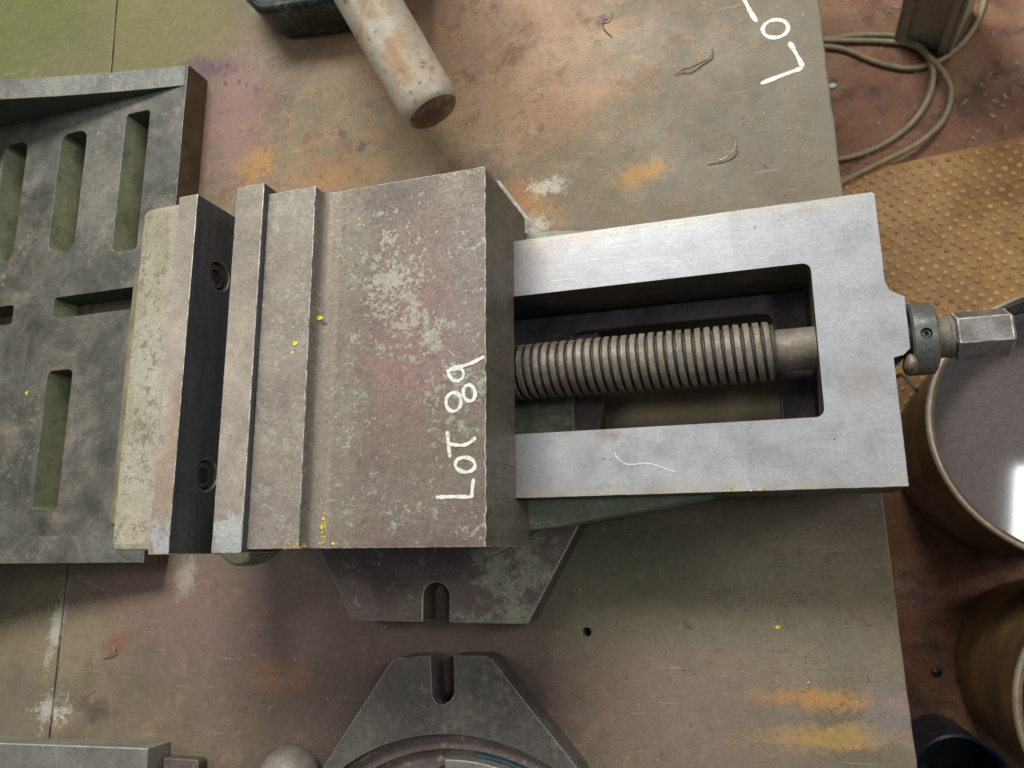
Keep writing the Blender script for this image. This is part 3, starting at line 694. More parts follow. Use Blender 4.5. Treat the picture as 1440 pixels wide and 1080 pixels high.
# bed: ring of ways on a casting
bed_l, bed_r, by0, by1, bz = -0.357, 0.0635, 0.027, 0.177, 0.076
def wob(pts, a=0.00010):
    out = []
    for (x0, y0), (x1, y1) in zip(pts, pts[1:] + pts[:1]):
        n = max(1, int(math.hypot(x1 - x0, y1 - y0) / 0.006))
        for k in range(n):
            t = k / n; out.append((x0 + (x1 - x0) * t + random.uniform(-a, a) * (k > 0), y0 + (y1 - y0) * t + random.uniform(-a, a) * (k > 0)))
    return out
outer = wob([(bed_l, by0), (bed_r, by0), (bed_r, 0.0895), (0.0680, 0.0905), (0.0712, 0.0935), (0.0715, 0.1200), (0.0690, 0.1212), (0.0650, 0.1240), (bed_r, 0.1290), (bed_r, by1 - .0012), (bed_r - .0012, by1), (bed_l, by1)])
inner = slot_loop(-0.25, 0.0299, 0.0622, 0.1430, 0.0042, 4)
bed = obj('bed', prism([outer, inner], 0.0268, bz), ['bed', 'edge_dull'], vise, 0.0006, 2)
webhole = slot_loop(-0.1075, 0.0105, 0.0640, 0.1305, 0.006, 5)
obj('bed_web', prism([[(-0.248, 0.0628), (0.0293, 0.0628), (0.0293, 0.1424), (-0.248, 0.1424)], webhole], 0.0270, 0.0335), 'web', bed, 0.0012, 2)
# flared foot of the casting, both sides
for s in (1, -1):
    yy = lambda y: YC + s * (y - YC)
    bm = bmesh.new()
    prof = [(-0.30, 0.0105), (-0.132, 0.0105), (-0.115, 0.0120), (-0.085, 0.0168), (-0.055, 0.0218), (-0.028, 0.0266)]
    pts = [(x, yy(y)) for x, y in prof] + [(-0.028, yy(0.0268)), (-0.30, yy(0.0268))]
    bm = bmesh.new(); add_prism(bm, [pts], 0.0272, 0.055)
    # slope the outer lip down
    for v in bm.verts:
        if v.co.z > 0.04 and abs(v.co.y - YC) > 0.0753: v.co.z -= 0.35 * (abs(v.co.y - YC) - 0.075)
    obj('foot_flare', bm, 'green', bed, 0.0016, 2)
# weld lump beside the collar
bm = bmesh.new(); bmesh.ops.create_icosphere(bm, subdivisions=3, radius=0.006)
for v in bm.verts: v.co = Vector((v.co.x * 0.55, v.co.y * 0.9, v.co.z * 1.3)) * (1 + random.uniform(-.06, .06)) + Vector((0.0715, 0.0865, 0.0695))
obj('weld_lump', bm, 'lump', bed, smooth=60)
# marker squiggle on the front way
mark('marker_scratch', bed, [(864, 636), (869, 645), (880, 652.5), (893, 653), (905, 651.5), (922, 654), (938, 660), (951, 664)], .0005, bz, mat='swarf')

# movable jaw -------------------------------------------------------
jy0, jy1 = 0.0008, 0.2018
XR, XL = -0.1310, -0.2614
fil = [(-0.2300, 0.1335), (-0.2300, 0.1285)] + [(-0.2300 + 0.0062 * (1 - math.cos(t)), 0.1285 - 0.0052 * math.sin(t)) for t in [PI / 2 * k / 6 for k in range(1, 7)]]
prof = [(XL, 0.053), (XL, 0.1335)] + fil + [(XR - 0.0003, 0.1234), (XR, 0.053)]
bm = bmesh.new()
ny = 70
rows = []
for k in range(ny + 1):
    y = jy0 + (jy1 - jy0) * k / ny
    j = random.uniform(-.00025, .00025) - (0.0007 * random.random() if random.random() < .12 else 0); j2 = random.uniform(-.0002, .0002) - (0.0007 * random.random() if random.random() < .12 else 0)
    row = []
    for i, (x, z) in enumerate(prof):
        dx = j if i == len(prof) - 2 else (j2 if i == 2 else 0)
        row.append(bm.verts.new((x + dx, y, z)))
    rows.append(row)
for a, b in zip(rows, rows[1:]):
    for i in range(len(prof)):
        j = (i + 1) % len(prof); bm.faces.new((a[i], a[j], b[j], b[i]))
bm.faces.new(rows[0]); bm.faces.new(rows[-1][::-1])
mj = obj('movable_jaw', bm, ['jaw', 'edge'], vise, 0.0005, 2, 1)
def shifted(bm): bmesh.ops.translate(bm, verts=bm.verts, vec=-VC); return bm
cb = bpy.data.objects
cutter = shifted(box(-0.30, -0.10, 0.0262, 0.1778, 0.02, 0.0766))
me_cut_parent = cutter
# cutter is given in the vise's own coordinates: move it to the world
bmesh.ops.translate(cutter, verts=cutter.verts, vec=VC)
bpy.context.view_layer.update()
cut(mj, cutter)
mp = obj('jaw_plate', box(-0.2803, -0.2616, -0.0012, 0.2072, 0.1085, 0.1377), ['plate', 'edge'], mj, 0.0005, 2, 1)
obj('clamp_lug', lathe([(0.0100, 0.072), (0.0150, 0.082), (0.0178, 0.090), (0.0185, 0.0955), (0.0185, 0.1035), (0.0172, 0.1060), (0.0150, 0.1070)], (-0.2872, 0.0100, 0), 'Z', 48), 'lug', mj, smooth=35)
# lettering on the jaw
def jl(pts): return [(400 + x / 3.1304, 480 + y / 3.1304) for x, y in pts]
JZ = 0.1234
def jmark(*strokes):
    bm = bmesh.new()
    for k, st in enumerate(strokes):
        closed = st[0] == 'loop'; P = [at(x, y, JZ) for x, y in jl(st[1:] if closed else st)]
        if not closed: P = smooth_path([(p.x, p.y, 0) for p in P], 4)
        stroke(bm, P, .0018, JZ + k * .00013, 0.0002, closed)
    return obj('painted_letter', bm, 'white', mj)
jmark([(672, 687), (720, 684), (775, 684), (812, 685), (824, 680), (827, 655), (832, 612)])
jmark(['loop'] + ell(796, 543, 44, 32, .1))
jmark([(717, 402), (722, 450), (728, 505)], [(726, 452), (760, 457), (790, 457), (815, 447), (838, 428)])
jmark(['loop'] + ell(745, 267, 33, 41, .1), ['loop'] + ell(814, 228, 26, 36, -.15))
jmark(['loop', (719, 128), (726, 152), (745, 172), (766, 175), (784, 163), (790, 142), (782, 124), (768, 119), (742, 122)], [(722, 131), (745, 116), (772, 112), (800, 105), (838, 90), (875, 70)])

# fixed jaw ---------------------------------------------------------
prof = [(-0.3222, 0.0772), (-0.3222, 0.1358), (-0.3440, 0.1358), (-0.3495, 0.1346), (-0.3525, 0.1312), (-0.3535, 0.126), (-0.3535, 0.0772)]
bm = bmesh.new(); ny = 60; rows = []
for k in range(ny + 1):
    y = 0.0008 + (0.2048 - 0.0008) * k / ny; j = random.uniform(-.00018, .00018); r = 0
    if k < 1 or k > ny - 1: r = 0.002
    rows.append([bm.verts.new((x + (j + r if 2 <= i <= 5 else (r if i == 6 else 0)), y, z - (r * .4 if i in (1, 2, 3) else 0))) for i, (x, z) in enumerate(prof)])
for a, b in zip(rows, rows[1:]):
    for i in range(len(prof)):
        j = (i + 1) % len(prof); bm.faces.new((a[i], a[j], b[j], b[i]))
bm.faces.new(rows[0]); bm.faces.new(rows[-1][::-1])
fj = obj('fixed_jaw', bm, 'cream', vise, 0.001, 2)
bm = prism([[(-0.3540, 0.0772), (-0.3540, 0.1275), (-0.3610, 0.1250), (-0.3665, 0.1215), (-0.3690, 0.1140), (-0.3690, 0.0772)]], 0.0150, 0.1720, XZ)
obj('casting_ledge', bm, 'ledge', fj, 0.002, 3)
fp = obj('jaw_plate', box(-0.3220, -0.3085, -0.0016, 0.2080, 0.0905, 0.1372), ['plate', 'edge'], fj, 0.0004, 2, 1)
for y, z in ((0.1645, 0.1135), (0.0432, 0.1118)):
    cutter = lathe([(0.0092, -0.0075), (0.0092, 0.01)], (-0.3085, y, z), 'X', 32)
    bpy.context.view_layer.update(); cut(fp, cutter)
    sc_ = obj('socket_screw', lathe([(0.0078, 0), (0.0078, 0.0042), (0.0070, 0.0050), (0.0046, 0.0050), (0.0040, 0.0024), (0.0005, 0.0018)], (-0.3158, y, z), 'X', 24), 'bolt', fp, smooth=40)
# faces of the cutters take the plate's own first material

# lead screw --------------------------------------------------------
SY, SZ = YC, 0.0575
bm = bmesh.new()
pitch = 0.00505; r1, r0 = 0.0164, 0.0141
x0, x1 = -0.168, 0.0095; nseg = 44; per = 14
nx = int((x1 - x0) / pitch * per)
prev = None
for i in range(nx + 1):
    ring = []
    for k in range(nseg):
        a = 2 * PI * k / nseg; x = x0 + (x1 - x0) * i / nx
        ph = ((x / pitch) - k / nseg) % 1.0
        e = min(ph, 1 - ph) * 2          # 0 crest middle, 1 root middle
        h = 1 - max(0, min(1, (e - 0.58) / 0.20))
        fade = min(1, max(0, (x1 - x) / 0.004))
        r = r0 + (r1 - r0) * h * (0.35 + 0.65 * fade) - (0.00025 * math.sin(i * 0.21 + 1.7 * math.sin(i * .05)) ** 2 + 0.00008 * random.random()) * h
        ring.append(bm.verts.new((x, SY + r * math.cos(a), SZ + r * math.sin(a))))
    if prev:
        for k in range(nseg): bm.faces.new((prev[k], prev[(k + 1) % nseg], ring[(k + 1) % nseg], ring[k]))
    else: bm.faces.new(ring[::-1])
    prev = ring
bm.faces.new(prev)
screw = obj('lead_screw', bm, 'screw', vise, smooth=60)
obj('plain_journal', lathe([(0.0114, 0.0097), (0.0114, 0.0297)], (0, SY, SZ), 'X', 40), 'screw', screw, smooth=40)
col = obj('collar', lathe([(0.0100, 0.0733), (0.0172, 0.0733), (0.0183, 0.0744), (0.0183, 0.0842), (0.0172, 0.0853), (0.0102, 0.0853)], (0, SY, SZ), 'X', 64), 'collar', screw, smooth=30)
bpy.context.view_layer.update()
ca = math.radians(-3)     # set screw hole on top of the collar
cutter = lathe([(0.0027, 0.0135), (0.0027, 0.0205)], (0.0792, SY - 0.0016, SZ), 'Z', 24)
cut(col, cutter)
for p in col.data.polygons: p.use_smooth = True
col.data.set_sharp_from_angle(angle=math.radians(30))
obj('set_screw', lathe([(0.0024, 0.0130), (0.0024, 0.0164), (0.0021, 0.0168), (0.0013, 0.0168), (0.0012, 0.0148), (0.0002, 0.0146)], (0.0792, SY - 0.0016, SZ), 'Z', 20), 'bolt', col, smooth=35)
obj('neck', lathe([(0.0104, 0.0717), (0.0104, 0.0915), (0.0109, 0.0920), (0.0109, 0.0934)], (0, SY, SZ), 'X', 36), 'screw', screw, smooth=30)
bm = bmesh.new()
add_lathe(bm, [(0.0105, 0.0936), (0.0124, 0.0950), (0.0124, 0.1178), (0.0110, 0.1192)], (0, SY, SZ), 'X', 6)
bmesh.ops.rotate(bm, verts=bm.verts, cent=(0.1, SY, SZ), matrix=Matrix.Rotation(math.radians(0), 3, 'X'))
obj('hex_end', bm, ['hex', 'edge'], screw, 0.0004, 2, 1)

# ------------------------------------------------------------------ slotted angle plate (left)
AZ = 0.024
ap = empty('angle_plate', (-0.56, 0.19, 0), 'dark grey slotted cast-iron angle plate lying behind the cream fixed jaw', 'angle plate')
sl = [slot_loop(-0.492, -0.4665, 0.238, 0.3625, .004), slot_loop(-0.564, -0.5345, 0.246, 0.3570, .009), slot_loop(-0.6290, -0.6010, 0.246, 0.3590, .009),
      slot_loop(-0.548, -0.440, 0.1875, 0.2060, .003), slot_loop(-0.72, -0.592, 0.1880, 0.2050, .003),
      slot_loop(-0.5450, -0.5190, 0.031, 0.1435, .005), slot_loop(-0.633, -0.6065, 0.031, 0.1435, .005)]
sl[1] = slot_loop(-0.562, -0.533, 0.246, 0.3570, .009)
face = obj('slotted_face', prism([[(-0.78, -0.008), (-0.4315, -0.008), (-0.4315, 0.3965), (-0.78, 0.3965)]] + sl, 0.0004, AZ), ['angle', 'edge_dull'], ap, 0.0010, 2, 1)
for y0, y1 in ((0.3775, 0.3961), (-0.0076, 0.0120)):
    pts = [(-0.4335, AZ + .0002)]
    for k in range(13):
        t = k / 12; pts.append((-0.4335 - 0.3385 * t, AZ + 0.0003 + 0.056 * t + 0.034 * t * t))
    pts.append((-0.772, AZ + .0003))
    obj('gusset_web', prism([pts[::-1]], y0, y1, XZ), 'angle', ap, 0.0004, 2)
bm = prism([[(-0.78, AZ + .0003), (-0.752, AZ + .0003), (-0.752, 0.30), (-0.78, 0.30)]], -0.008, 0.3965, XZ)
obj('upright_face', bm, 'angle', ap, 0.001)

# ------------------------------------------------------------------ second swivel base (bottom)
b2 = empty('swivel_base_plate', (-0.1886, -0.2436, 0), 'loose dark swivel base plate with open bolt slot at the bottom edge', 'base plate')
c2 = Vector((-0.1886, -0.2436)); R2 = 0.1342
def P2(x, y): p = at(x, y, 0.02); return (p.x, p.y)
slot2 = [P2(638, 922), P2(638.5, 950), P2(639, 975), P2(634, 985), P2(625, 991), P2(615, 990), P2(608, 980), P2(607, 960), P2(605, 922)]
top_ = [P2(545, 931), P2(552, 926), P2(563, 924.5)]
L = [P2(682, 922.5)] + slot2 + [P2(563, 924.5), P2(553, 928), P2(543, 941), P2(457, 1075), (-0.345, -0.2436), (-0.2566, -0.42), (-0.1286, -0.42), (-0.030, -0.2436), P2(810, 1078), P2(690, 926)]
p0 = obj('flange', prism([L, circ(c2.x, c2.y, R2, 96)], 0.0004, 0.020), ['base2', 'edge_dull'], b2, 0.0009, 2, 1)
obj('recess_floor', lathe([(R2 - .0006, 0.0006), (R2 - .0006, 0.0120), (R2 - 0.010, 0.0120), (R2 - 0.0105, 0.006)], (c2.x, c2.y, 0), 'Z', 96), 'base', b2, smooth=30)
ring = []
def seg(a0, a1, ra, rb, z0, z1, mat, nm):
    lp = circ(c2.x, c2.y, rb, 24, a0, a1, True) + circ(c2.x, c2.y, ra, 24, a1, a0, True)
    obj(nm, prism([lp], z0, z1), mat, b2, 0.0008)
seg(math.radians(97), math.radians(150), 0.04, R2 - 0.0195, 0.0062, 0.0185, 'block', 'inner_segment')
seg(math.radians(40), math.radians(94.5), 0.04, R2 - 0.0150, 0.0062, 0.0165, 'block', 'inner_segment')
seg(math.radians(48), math.radians(86), R2 - 0.0147, R2 - 0.0112, 0.0062, 0.0085, 'blue_smear', 'blue_dye_band')

# ------------------------------------------------------------------ bar and green casting (top)
gc = empty('green_casting', (-0.28, 0.45, 0), 'dark green casting with a rust-spotted cream handle bar at the top edge', 'casting')
def G(x, y): p = at(x, y, 0.010); return (p.x, p.y)
pts = [G(352, -6), G(362, 12), G(372, 28), G(388, 44), G(400, 47), G(470, 38), G(540, 24), G(556, -8), (-0.21, 0.56), (-0.37, 0.56)]
body = obj('body', prism([pts], 0.0004, 0.040), 'green_dark', gc, 0.006, 4, smooth=40)
obj('bar_boss', box(-0.300, -0.215, 0.425, 0.53, 0.0402, 0.195), 'green_dark', gc, 0.006, 4, smooth=40)
bz_ = 0.062; BARZ = 0.084; br = 0.0200
e = at(611, 160, bz_); s_ = at(518, 0, BARZ); d = (e - s_).normalized()
e2 = e; s2 = s_ - d * 0.09
prof = [(br, 0)] + [(br + random.uniform(-.0002, .0002), (e2 - s2).length * t) for t in (0.2, 0.4, 0.6, 0.8)]
Lb = (e2 - s2).length
prof = [(br * .97, 0.0), (br, 0.002)] + [(br + random.uniform(-.00025, .00025), Lb * t / 10) for t in range(1, 10)] + [(br, Lb - 0.013), (br * .985, Lb - 0.009), (br * .94, Lb - 0.005), (br * .87, Lb - 0.002), (br * .77, Lb)]
bm = bmesh.new(); add_lathe(bm, prof, (0, 0, 0), 'Z', 48)
endp = [(br * .84, Lb - .0012), (br * .7, Lb - 0.0002), (br * .3, Lb), (0.0001, Lb - .0003)]
M = Matrix.Translation(s2) @ d.to_track_quat('Z', 'Y').to_matrix().to_4x4()
bmesh.ops.transform(bm, verts=bm.verts, matrix=M)
bar = obj('handle_bar', bm, 'bar', gc, smooth=50)
bm = bmesh.new(); add_lathe(bm, [(br * .86, Lb - .0016), (br * .80, Lb - .0001), (br * .70, Lb + .0007), (br * .35, Lb + .0010), (0.0001, Lb + .0008)], (0, 0, 0), 'Z', 40)
bmesh.ops.transform(bm, verts=bm.verts, matrix=M)
obj('bar_end', bm, 'bar_end', bar, smooth=60)

# ------------------------------------------------------------------ bottom-left block and knob
sb = empty('steel_block', (-0.48, -0.17, 0), 'flat grey steel block with a stub at the bottom left corner', 'block')
def Q(x, y): p = at(x, y, 0.0215); return (p.x, p.y)
a, b = Q(-40, 1043), Q(208, 1052)
obj('body', prism([[a, (a[0], -0.24), (b[0] + .002, -0.24), b]], 0.0004, 0.0215), ['block', 'edge_dull'], sb, 0.0009, 2, 1)
p = at(243, 1066, 0.008); q = at(281, 1068, 0.008)
obj('stub', prism([[(b[0] + .0025, p.y), (b[0] + .0025, -0.19), (q.x, -0.19), (q.x, q.y - .002), (q.x - .002, q.y)]], 0.0004, 0.009), 'base', sb, 0.001)
kb = empty('round_knob', (-0.306, -0.146, 0), 'smooth brown rounded knob end poking in at the bottom edge', 'knob')
bm = bmesh.new(); bmesh.ops.create_uvsphere(bm, u_segments=40, v_segments=24, radius=0.0225)
for v in bm.verts: v.co = Vector((v.co.x * 0.96, v.co.y * 1.0, v.co.z * 0.80))
bmesh.ops.translate(bm, verts=bm.verts, vec=(-0.305, -0.146, 0.0182))
obj('ball', bm, 'knob', kb, smooth=70)
obj('shank', lathe([(0.009, 0), (0.010, -0.06)], (-0.320, -0.153, 0.0175), 'X', 28), 'knob', kb, smooth=40)

# ------------------------------------------------------------------ floor things
fm_ = empty('floor_mat', (0.45, 0.35, FZ), 'rust-brown studded rubber mat on the floor beside the bench', 'mat')
A = at(1185, 250, FZ); B = at(1440, 195, FZ)
dx = (B - A).normalized(); ang = math.atan2(dx.y, dx.x)
mz = FZ + 0.010
def mpt(u, v): return (A.x + u * math.cos(ang) - v * math.sin(ang), A.y + u * math.sin(ang) + v * math.cos(ang))
bm = prism([[mpt(-0.35, 0), mpt(0.75, 0), mpt(0.75, -0.50), mpt(-0.35, -0.50)]], FZ + 0.0004, mz)
obj('sheet', bm, 'mat', fm_, 0.002)
bm = bmesh.new(); add_lathe(bm, [(0.0046, 0), (0.0038, 0.0014), (0.0019, 0.0022), (0.0001, 0.0024)], (0, 0, 0), 'Z', 10, close=False)
stud_me = bpy.data.meshes.new('stud'); bm.to_mesh(stud_me); bm.free(); stud_me.materials.append(MT['stud'])
for p in stud_me.polygons: p.use_smooth = True
rest = bmesh.new(); cnt = 0; cand = []
pu = 0.0200; pv = 0.0112
for j in range(43):
    for i in range(53):
        u = -0.33 + i * pu + (pu / 2 if j % 2 else 0); v = -0.012 - j * pv
        x, y = mpt(u, v)
        x += random.uniform(-.0007, .0007); y += random.uniform(-.0007, .0007)
        # seen part: right of the bench, inside the picture, not under the bucket
        vis = 0.150 + 0.12 * max(0, (0.5 - y)) < x < 0.44 and y > 0.13 and math.hypot(x - 0.32, y - 0.125) > 0.17
        cand.append((not vis, -y, x, y))
cand.sort()
for nv, _, x, y in cand:
    if cnt < 300 and not nv:
        o = bpy.data.objects.new('stud', stud_me); C.objects.link(o); o.parent = fm_; o.location = Vector((x, y, mz)) - fm_.location; cnt += 1
    elif x < 1.0:
        add_lathe(rest, [(0.0046, 0), (0.0038, 0.0014), (0.0019, 0.0022), (0.0001, 0.0024)], (x, y, mz), 'Z', 8, close=False)
tag(obj('small_studs', rest, 'stud', fm_, smooth=60), kind='stuff')

# cable
cz = FZ + 0.006
bm = bmesh.new()
def cpath(pts): return smooth_path([at(x, y, cz + (z if z else 0)) for x, y, z in pts], 8)
add_tube(bm, cpath([(1060, 66, 0), (1110, 60, 0), (1157, 56, 0), (1200, 50, 0), (1240, 49, 0), (1270, 53, .004), (1298, 70, .008), (1312, 100, .008), (1305, 138, .004), (1280, 175, 0), (1240, 204, 0), (1195, 221, 0), (1160, 223, 0), (1100, 215, 0)]), 0.0045, 10)
add_tube(bm, cpath([(1060, 60, 0), (1110, 62, 0), (1157, 65, 0), (1190, 70, 0), (1235, 88, 0), (1280, 96, 0), (1320, 86, 0), (1352, 62, 0), (1372, 34, .0), (1384, 0, 0), (1388, -40, 0)]), 0.0045, 10)
add_tube(bm, cpath([(1060, 50, 0), (1150, 56, 0), (1240, 58, 0), (1285, 64, .004), (1310, 84, .012), (1330, 108, .008), (1337, 135, 0), (1325, 170, 0), (1290, 202, .010), (1240, 228, .010), (1185, 256, .010), (1120, 300, .01)]), 0.0045, 10)
tag(obj('cable', bm, 'cable', loc=(0.2, 0.75, FZ), smooth=60), 'beige electric cable looped on the floor beside the bench', 'cable')

# machine post
pc = Vector((0.306, 0.831, FZ))
po = empty('machine_post', pc, 'grey-green fluted metal post standing on the floor at the top right', 'post', rz=math.radians(-30))
def pobj(name, bm, mat, bevel=0): # local coordinates
    me = bpy.data.meshes.new(name); bmesh.ops.recalc_face_normals(bm, faces=bm.faces); bm.to_mesh(me); bm.free(); o = bpy.data.objects.new(name, me); C.objects.link(o); o.parent = po; me.materials.append(MT[mat])
    if bevel: q = o.modifiers.new('bevel', 'BEVEL'); q.width = bevel; q.segments = 2
    return o
pobj('shaft', box(-0.030, 0.046, -0.042, 0.036, 0.0004, 0.80), 'post', .002)
pobj('flute', box(-0.036, -0.0305, -0.048, 0.036, 0.0004, 0.80), 'post', .001)
pobj('flute', box(0.0465, 0.053, -0.048, 0.036, 0.0004, 0.80), 'post', .001)
pobj('flute', box(-0.030, -0.018, -0.050, -0.0425, 0.0004, 0.80), 'post', .001)
pobj('flute', box(0.034, 0.046, -0.050, -0.0425, 0.0004, 0.80), 'post', .001)
pobj('foot', box(-0.037, 0.054, -0.051, 0.037, -0.0002, 0.004), 'post_dark')

# oil bucket, drum, blue pot
def bucket(name, label, cat, c, r, h, liq, mat, t=0.004):
    e_ = empty(name, (c[0], c[1], FZ), label, cat)
    z0 = FZ + 0.0004
    bm = lathe([(r * .97, 0), (r * .985, h * .3), (r, h * .6), (r, h), (r - t, h), (r - t, 0.01), (0.001, 0.01)], (c[0], c[1], z0), 'Z', 80)
    obj('wall', bm, mat, e_, smooth=40)
    rp = [(r + 0.0015 + 0.0032 * math.cos(a), h + 0.0032 * math.sin(a)) for a in [2 * PI * k / 10 for k in range(11)]]
    obj('rim', lathe(rp, (c[0], c[1], z0), 'Z', 80, close=False), 'rim', e_, smooth=60)
    if liq: obj('liquid', lathe([(0.001, liq), (r - t - .0008, liq)], (c[0], c[1], z0), 'Z', 64, close=False), 'oil', e_)
    return e_
bu = bucket('oil_bucket', 'round steel bucket of dark oil on the floor by the bench', 'bucket', (0.325, 0.125), 0.147, 0.31, 0.25, 'bucket')
bm = bmesh.new()
hp = smooth_path([(0.325 - 0.152, 0.175, FZ + 0.285), (0.325 - 0.163, 0.20, FZ + 0.26), (0.325 - 0.170, 0.185, FZ + 0.20), (0.325 - 0.166, 0.155, FZ + 0.17), (0.325 - 0.160, 0.14, FZ + 0.165)], 8)
add_tube(bm, hp, 0.0024, 8)
obj('wire_bail', bm, 'collar', bu, smooth=60)
bucket('steel_drum', 'tall rust-yellow open steel drum in the bottom right corner', 'drum', (0.355, -0.17), 0.130, 0.31, 0.05, 'drum')
pot = empty('blue_pot', (0.195, -0.275, FZ), 'small dark blue round pot on the floor below the drum', 'pot')
obj('wall', lathe([(0.045, 0), (0.050, 0.15), (0.052, 0.155), (0.049, 0.157), (0.046, 0.15), (0.043, 0.01), (0.001, 0.01)], (0.195, -0.275, FZ + .0004), 'Z', 56), 'blue', pot, smooth=40)
for k, (x, y, nm, lb, mt) in enumerate(((1316, 945, 'plastic_scrap', 'tiny blue plastic scrap on the dark floor above the blue pot', 'blue'), (1170, 122, 'plastic_plug', 'small pale plug on the floor peeping past the bench edge', 'white'))):
    p = at(x, y, FZ)
    bm = lathe([(0.004, 0), (0.005, 0.002), (0.0042, 0.004), (0.001, 0.005)], (p.x, p.y, FZ + .0004), 'Z', 14)
    for v in bm.verts: v.co.x = p.x + (v.co.x - p.x) * 1.5
    tag(obj(nm, bm, mt, loc=(p.x, p.y, FZ), smooth=50), lb, 'scrap')

# ------------------------------------------------------------------ swarf, chips and paint flakes
def curl(name, pts, w, label, mat, z=0.0):
    P = smooth_path([at(x, y, z + h) for x, y, h in pts], 7)
    bm = bmesh.new(); add_tube(bm, P, w, 6, lambda t: 0.45 + 0.55 * math.sin(PI * min(1, max(0, t * .9 + .05))) + random.uniform(-.15, .15))
    tag(obj(name, bm, mat, loc=P[0], smooth=40), label, 'swarf')
curl('swarf_curl', [(949, 105, .0008), (960, 98, .002), (970, 95, .003), (985, 88, .002), (995, 83, .0015), (1001, 76, .002), (1002, 68, .001)], .0006, 'rusty brown swarf sliver lying left of the painted letters', 'rust_curl')
curl('swarf_curl', [(1027, 183, .001), (1031, 193, .002), (1034, 203, .003), (1031, 213, .003), (1022, 221, .002), (1010, 226, .0015), (996, 230, .0008)], .0005, 'pale hooked swarf curl on the bench below the painted letters', 'pale_curl')
curl('swarf_curl', [(862, 18, .001), (855, 26, .002), (847, 30, .0015), (849, 40, .001), (860, 51, .0008)], .0005, 'dark squiggle of swarf near the top of the bench', 'rust_curl')
curl('swarf_curl', [(146, 926, .0008), (156, 920, .0025), (161, 914, .003), (158, 908, .002)], .0006, 'short grey swarf crescent on the bench at lower left', 'block')

def flake_bm(p, r, flat=0.16):
    bm = bmesh.new(); n = 5; top = []; bot = []
    a0 = random.random() * 6
    for k in range(n):
        a = a0 + 2 * PI * k / n; rr = r * random.uniform(0.5, 1.35)
        x, y = p.x + rr * math.cos(a), p.y + rr * 0.75 * math.sin(a)
        top.append(bm.verts.new((x * 1, y, p.z + r * flat * random.uniform(.7, 1.3)))); bot.append(bm.verts.new((p.x + (x - p.x) * 1.1, p.y + (y - p.y) * 1.1, p.z + 0.0001)))
    bm.faces.new(top); bm.faces.new(bot[::-1])
    for k in range(n): bm.faces.new((top[k], top[(k + 1) % n], bot[(k + 1) % n], bot[k]))
    return bm
JT = 0.1335
for x, y, z, r, lb in ((450, 447, 0.1264, .0022, 'largest bright yellow paint flake lying on the jaw beside its step'),
                       (415.5, 483, JT, .0019, 'yellow paint flake on the raised strip of the movable jaw'),
                       (411.5, 496, JT, .0009, 'tiny yellow crumb below the flake on the raised jaw strip'),
                       (371.5, 430, JT, .0013, 'small dull yellow flake beside the movable jaw plate'),
                       (462, 328, JZ, .0012, 'pale yellow flake near the top of the jaw'),
                       (452, 741, JZ, .0014, 'yellow flake at the bottom of the crumb cluster on the jaw'),
                       (455, 729, JZ, .0014, 'yellow flake in the middle of the crumb cluster on the jaw'),
                       (551, 408, JZ, .0011, 'orange flake alone on the grey patch of the jaw deck'),
                       (38, 552, AZ, .0024, 'yellow speck on the dark slotted angle plate'),
                       (1094, 882, 0, .0017, 'bright yellow flake lying alone on the bench at lower right')):
    p = at(x, y, z)
    mt = 'ochre' if 'orange' in lb or 'dull' in lb else 'yellow'
    tag(obj('paint_flake', flake_bm(p, r), mt, loc=p), lb, 'paint flake', 'yellow paint flakes')
# crumbs nobody could count
def crumbs(name, spots, mat, label, kind='stuff', loc=(0, 0, 0)):
    bm = bmesh.new()
    for x, y, z, r in spots:
        b = flake_bm(at(x, y, z), r); me = bpy.data.meshes.new('tmp'); b.to_mesh(me); b.free(); bm.from_mesh(me); bpy.data.meshes.remove(me)
    tag(obj(name, bm, mat, loc=loc), label, 'crumbs', None, kind)
sp = []
for k in range(26): sp.append((random.gauss(454, 4), random.uniform(695, 765), JZ, random.uniform(.0003, .0008)))
for k in range(30): sp.append((random.gauss(440, 9), random.uniform(300, 620), JT if False else JZ, random.uniform(.0002, .0006)) if random.random() < .0 else (random.uniform(455, 480), random.uniform(300, 620), JZ, random.uniform(.0002, .0006)))
for k in range(30): sp.append((random.uniform(380, 428), random.uniform(300, 760), JT, random.uniform(.0002, .0005)))
for k in range(22): x = random.uniform(620, 680); sp.append((x, 246 - (x - 620) * .155 + random.uniform(0, 6), JZ, random.uniform(.0002, .0006)))
for k in range(16): x = random.uniform(1015, 1080); sp.append((x, 691.3 - (x - 1015) * .03 - random.uniform(0, 2), bz, random.uniform(.0003, .0006)))
crumbs('yellow_crumbs', sp, 'yellow', 'fine yellow paint crumbs scattered over the vise')
sp = []
for k in range(26): sp.append((random.uniform(400, 430), random.gauss(768, 3), JT, random.uniform(.0003, .0007)))
for k in range(40): sp.append((random.uniform(250, 1140), random.uniform(60, 230), 0, random.uniform(.0002, .0006)))
crumbs('ochre_crumbs', sp, 'ochre', 'fine ochre rust crumbs on the jaw corner and bench')
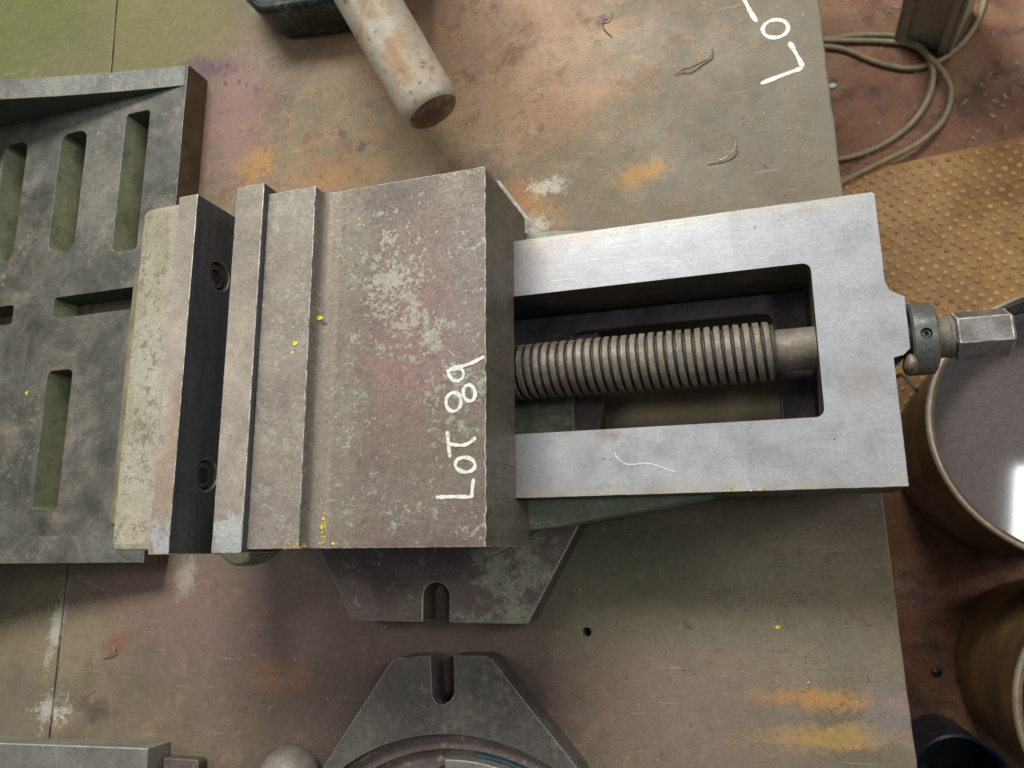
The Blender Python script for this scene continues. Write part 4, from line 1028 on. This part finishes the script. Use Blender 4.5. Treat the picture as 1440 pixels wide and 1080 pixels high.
def shards(name, spots, mat, label):
    bm = bmesh.new()
    for x, y, z, l in spots:
        p = at(x, y, z); a = random.random() * PI; d = Vector((math.cos(a), math.sin(a), random.uniform(-.1, .5))).normalized()
        u = Vector((-d.y, d.x, random.uniform(-.8, .8))).normalized() * l * random.uniform(.15, .4)
        q = [p + Vector((0, 0, .0004)), p + d * l + Vector((0, 0, .0004)), p + d * l * .9 + u + Vector((0, 0, l * .3)), p + d * l * .2 + u + Vector((0, 0, l * .2))]
        vs = [bm.verts.new(v) for v in q]; c = bm.verts.new(sum(q, Vector()) / 4 + Vector((0, 0, l * .25)))
        for k in range(4): bm.faces.new((vs[k], vs[(k + 1) % 4], c))
        bm.faces.new(vs[::-1])
    tag(obj(name, bm, mat), label, 'swarf', None, 'stuff')
sp = []
for k in range(46): sp.append((random.gauss(780, 16), random.gauss(264, 5), 0, .0008))
for k in range(20): sp.append((random.gauss(755, 7), random.gauss(315, 4), 0, .0007))
for k in range(60): sp.append((random.gauss(78, 14), random.gauss(1002, 8), 0, .0010))
for k in range(40): y = random.uniform(815, 965); sp.append((92 - (y - 815) * .09 + random.gauss(-3, 4), y, 0, .0007))
for k in range(20): sp.append((random.gauss(120, 12), random.gauss(980, 12), 0, .0008))
for k in range(26): sp.append((random.gauss(20, 14), random.gauss(30, 12), 0, .0009))
for k in range(230): sp.append((random.uniform(0, 1150), random.choice([random.uniform(0, 240), random.uniform(800, 1080)]), 0, random.uniform(.0006, .0017)))
dk = [(random.uniform(200, 1160), random.choice([random.gauss(170, 70), random.uniform(0, 250)]), 0, random.uniform(.0003, .0010)) for k in range(170)]
dk += [(random.uniform(0, 1200), random.uniform(800, 1075), 0, random.uniform(.0003, .0009)) for k in range(110)]
crumbs('dark_grit', dk, 'rust_curl', 'dark rusty grit scattered over the bench')
shards('bench_swarf', sp, 'swarf', 'tiny bright metal chips scattered over the bench')
sp = []
for k in range(90): sp.append((random.uniform(1150, 1440), random.uniform(0, 210), FZ, random.uniform(.002, .007)))
for k in range(34): sp.append((random.gauss(1395, 25), random.gauss(150, 28), FZ, random.uniform(.003, .010)))
for k in range(34): sp.append((random.gauss(1225, 40), random.gauss(22, 9), FZ, random.uniform(.003, .010)))
for k in range(55): sp.append((random.uniform(1220, 1440), random.uniform(205, 480), mz, random.uniform(.002, .006)))
for k in range(16): sp.append((random.uniform(1260, 1340), random.uniform(720, 1000), FZ, random.uniform(.002, .004)))
shards('floor_swarf', sp, 'swarf', 'bright metal turnings littered over the brown floor')
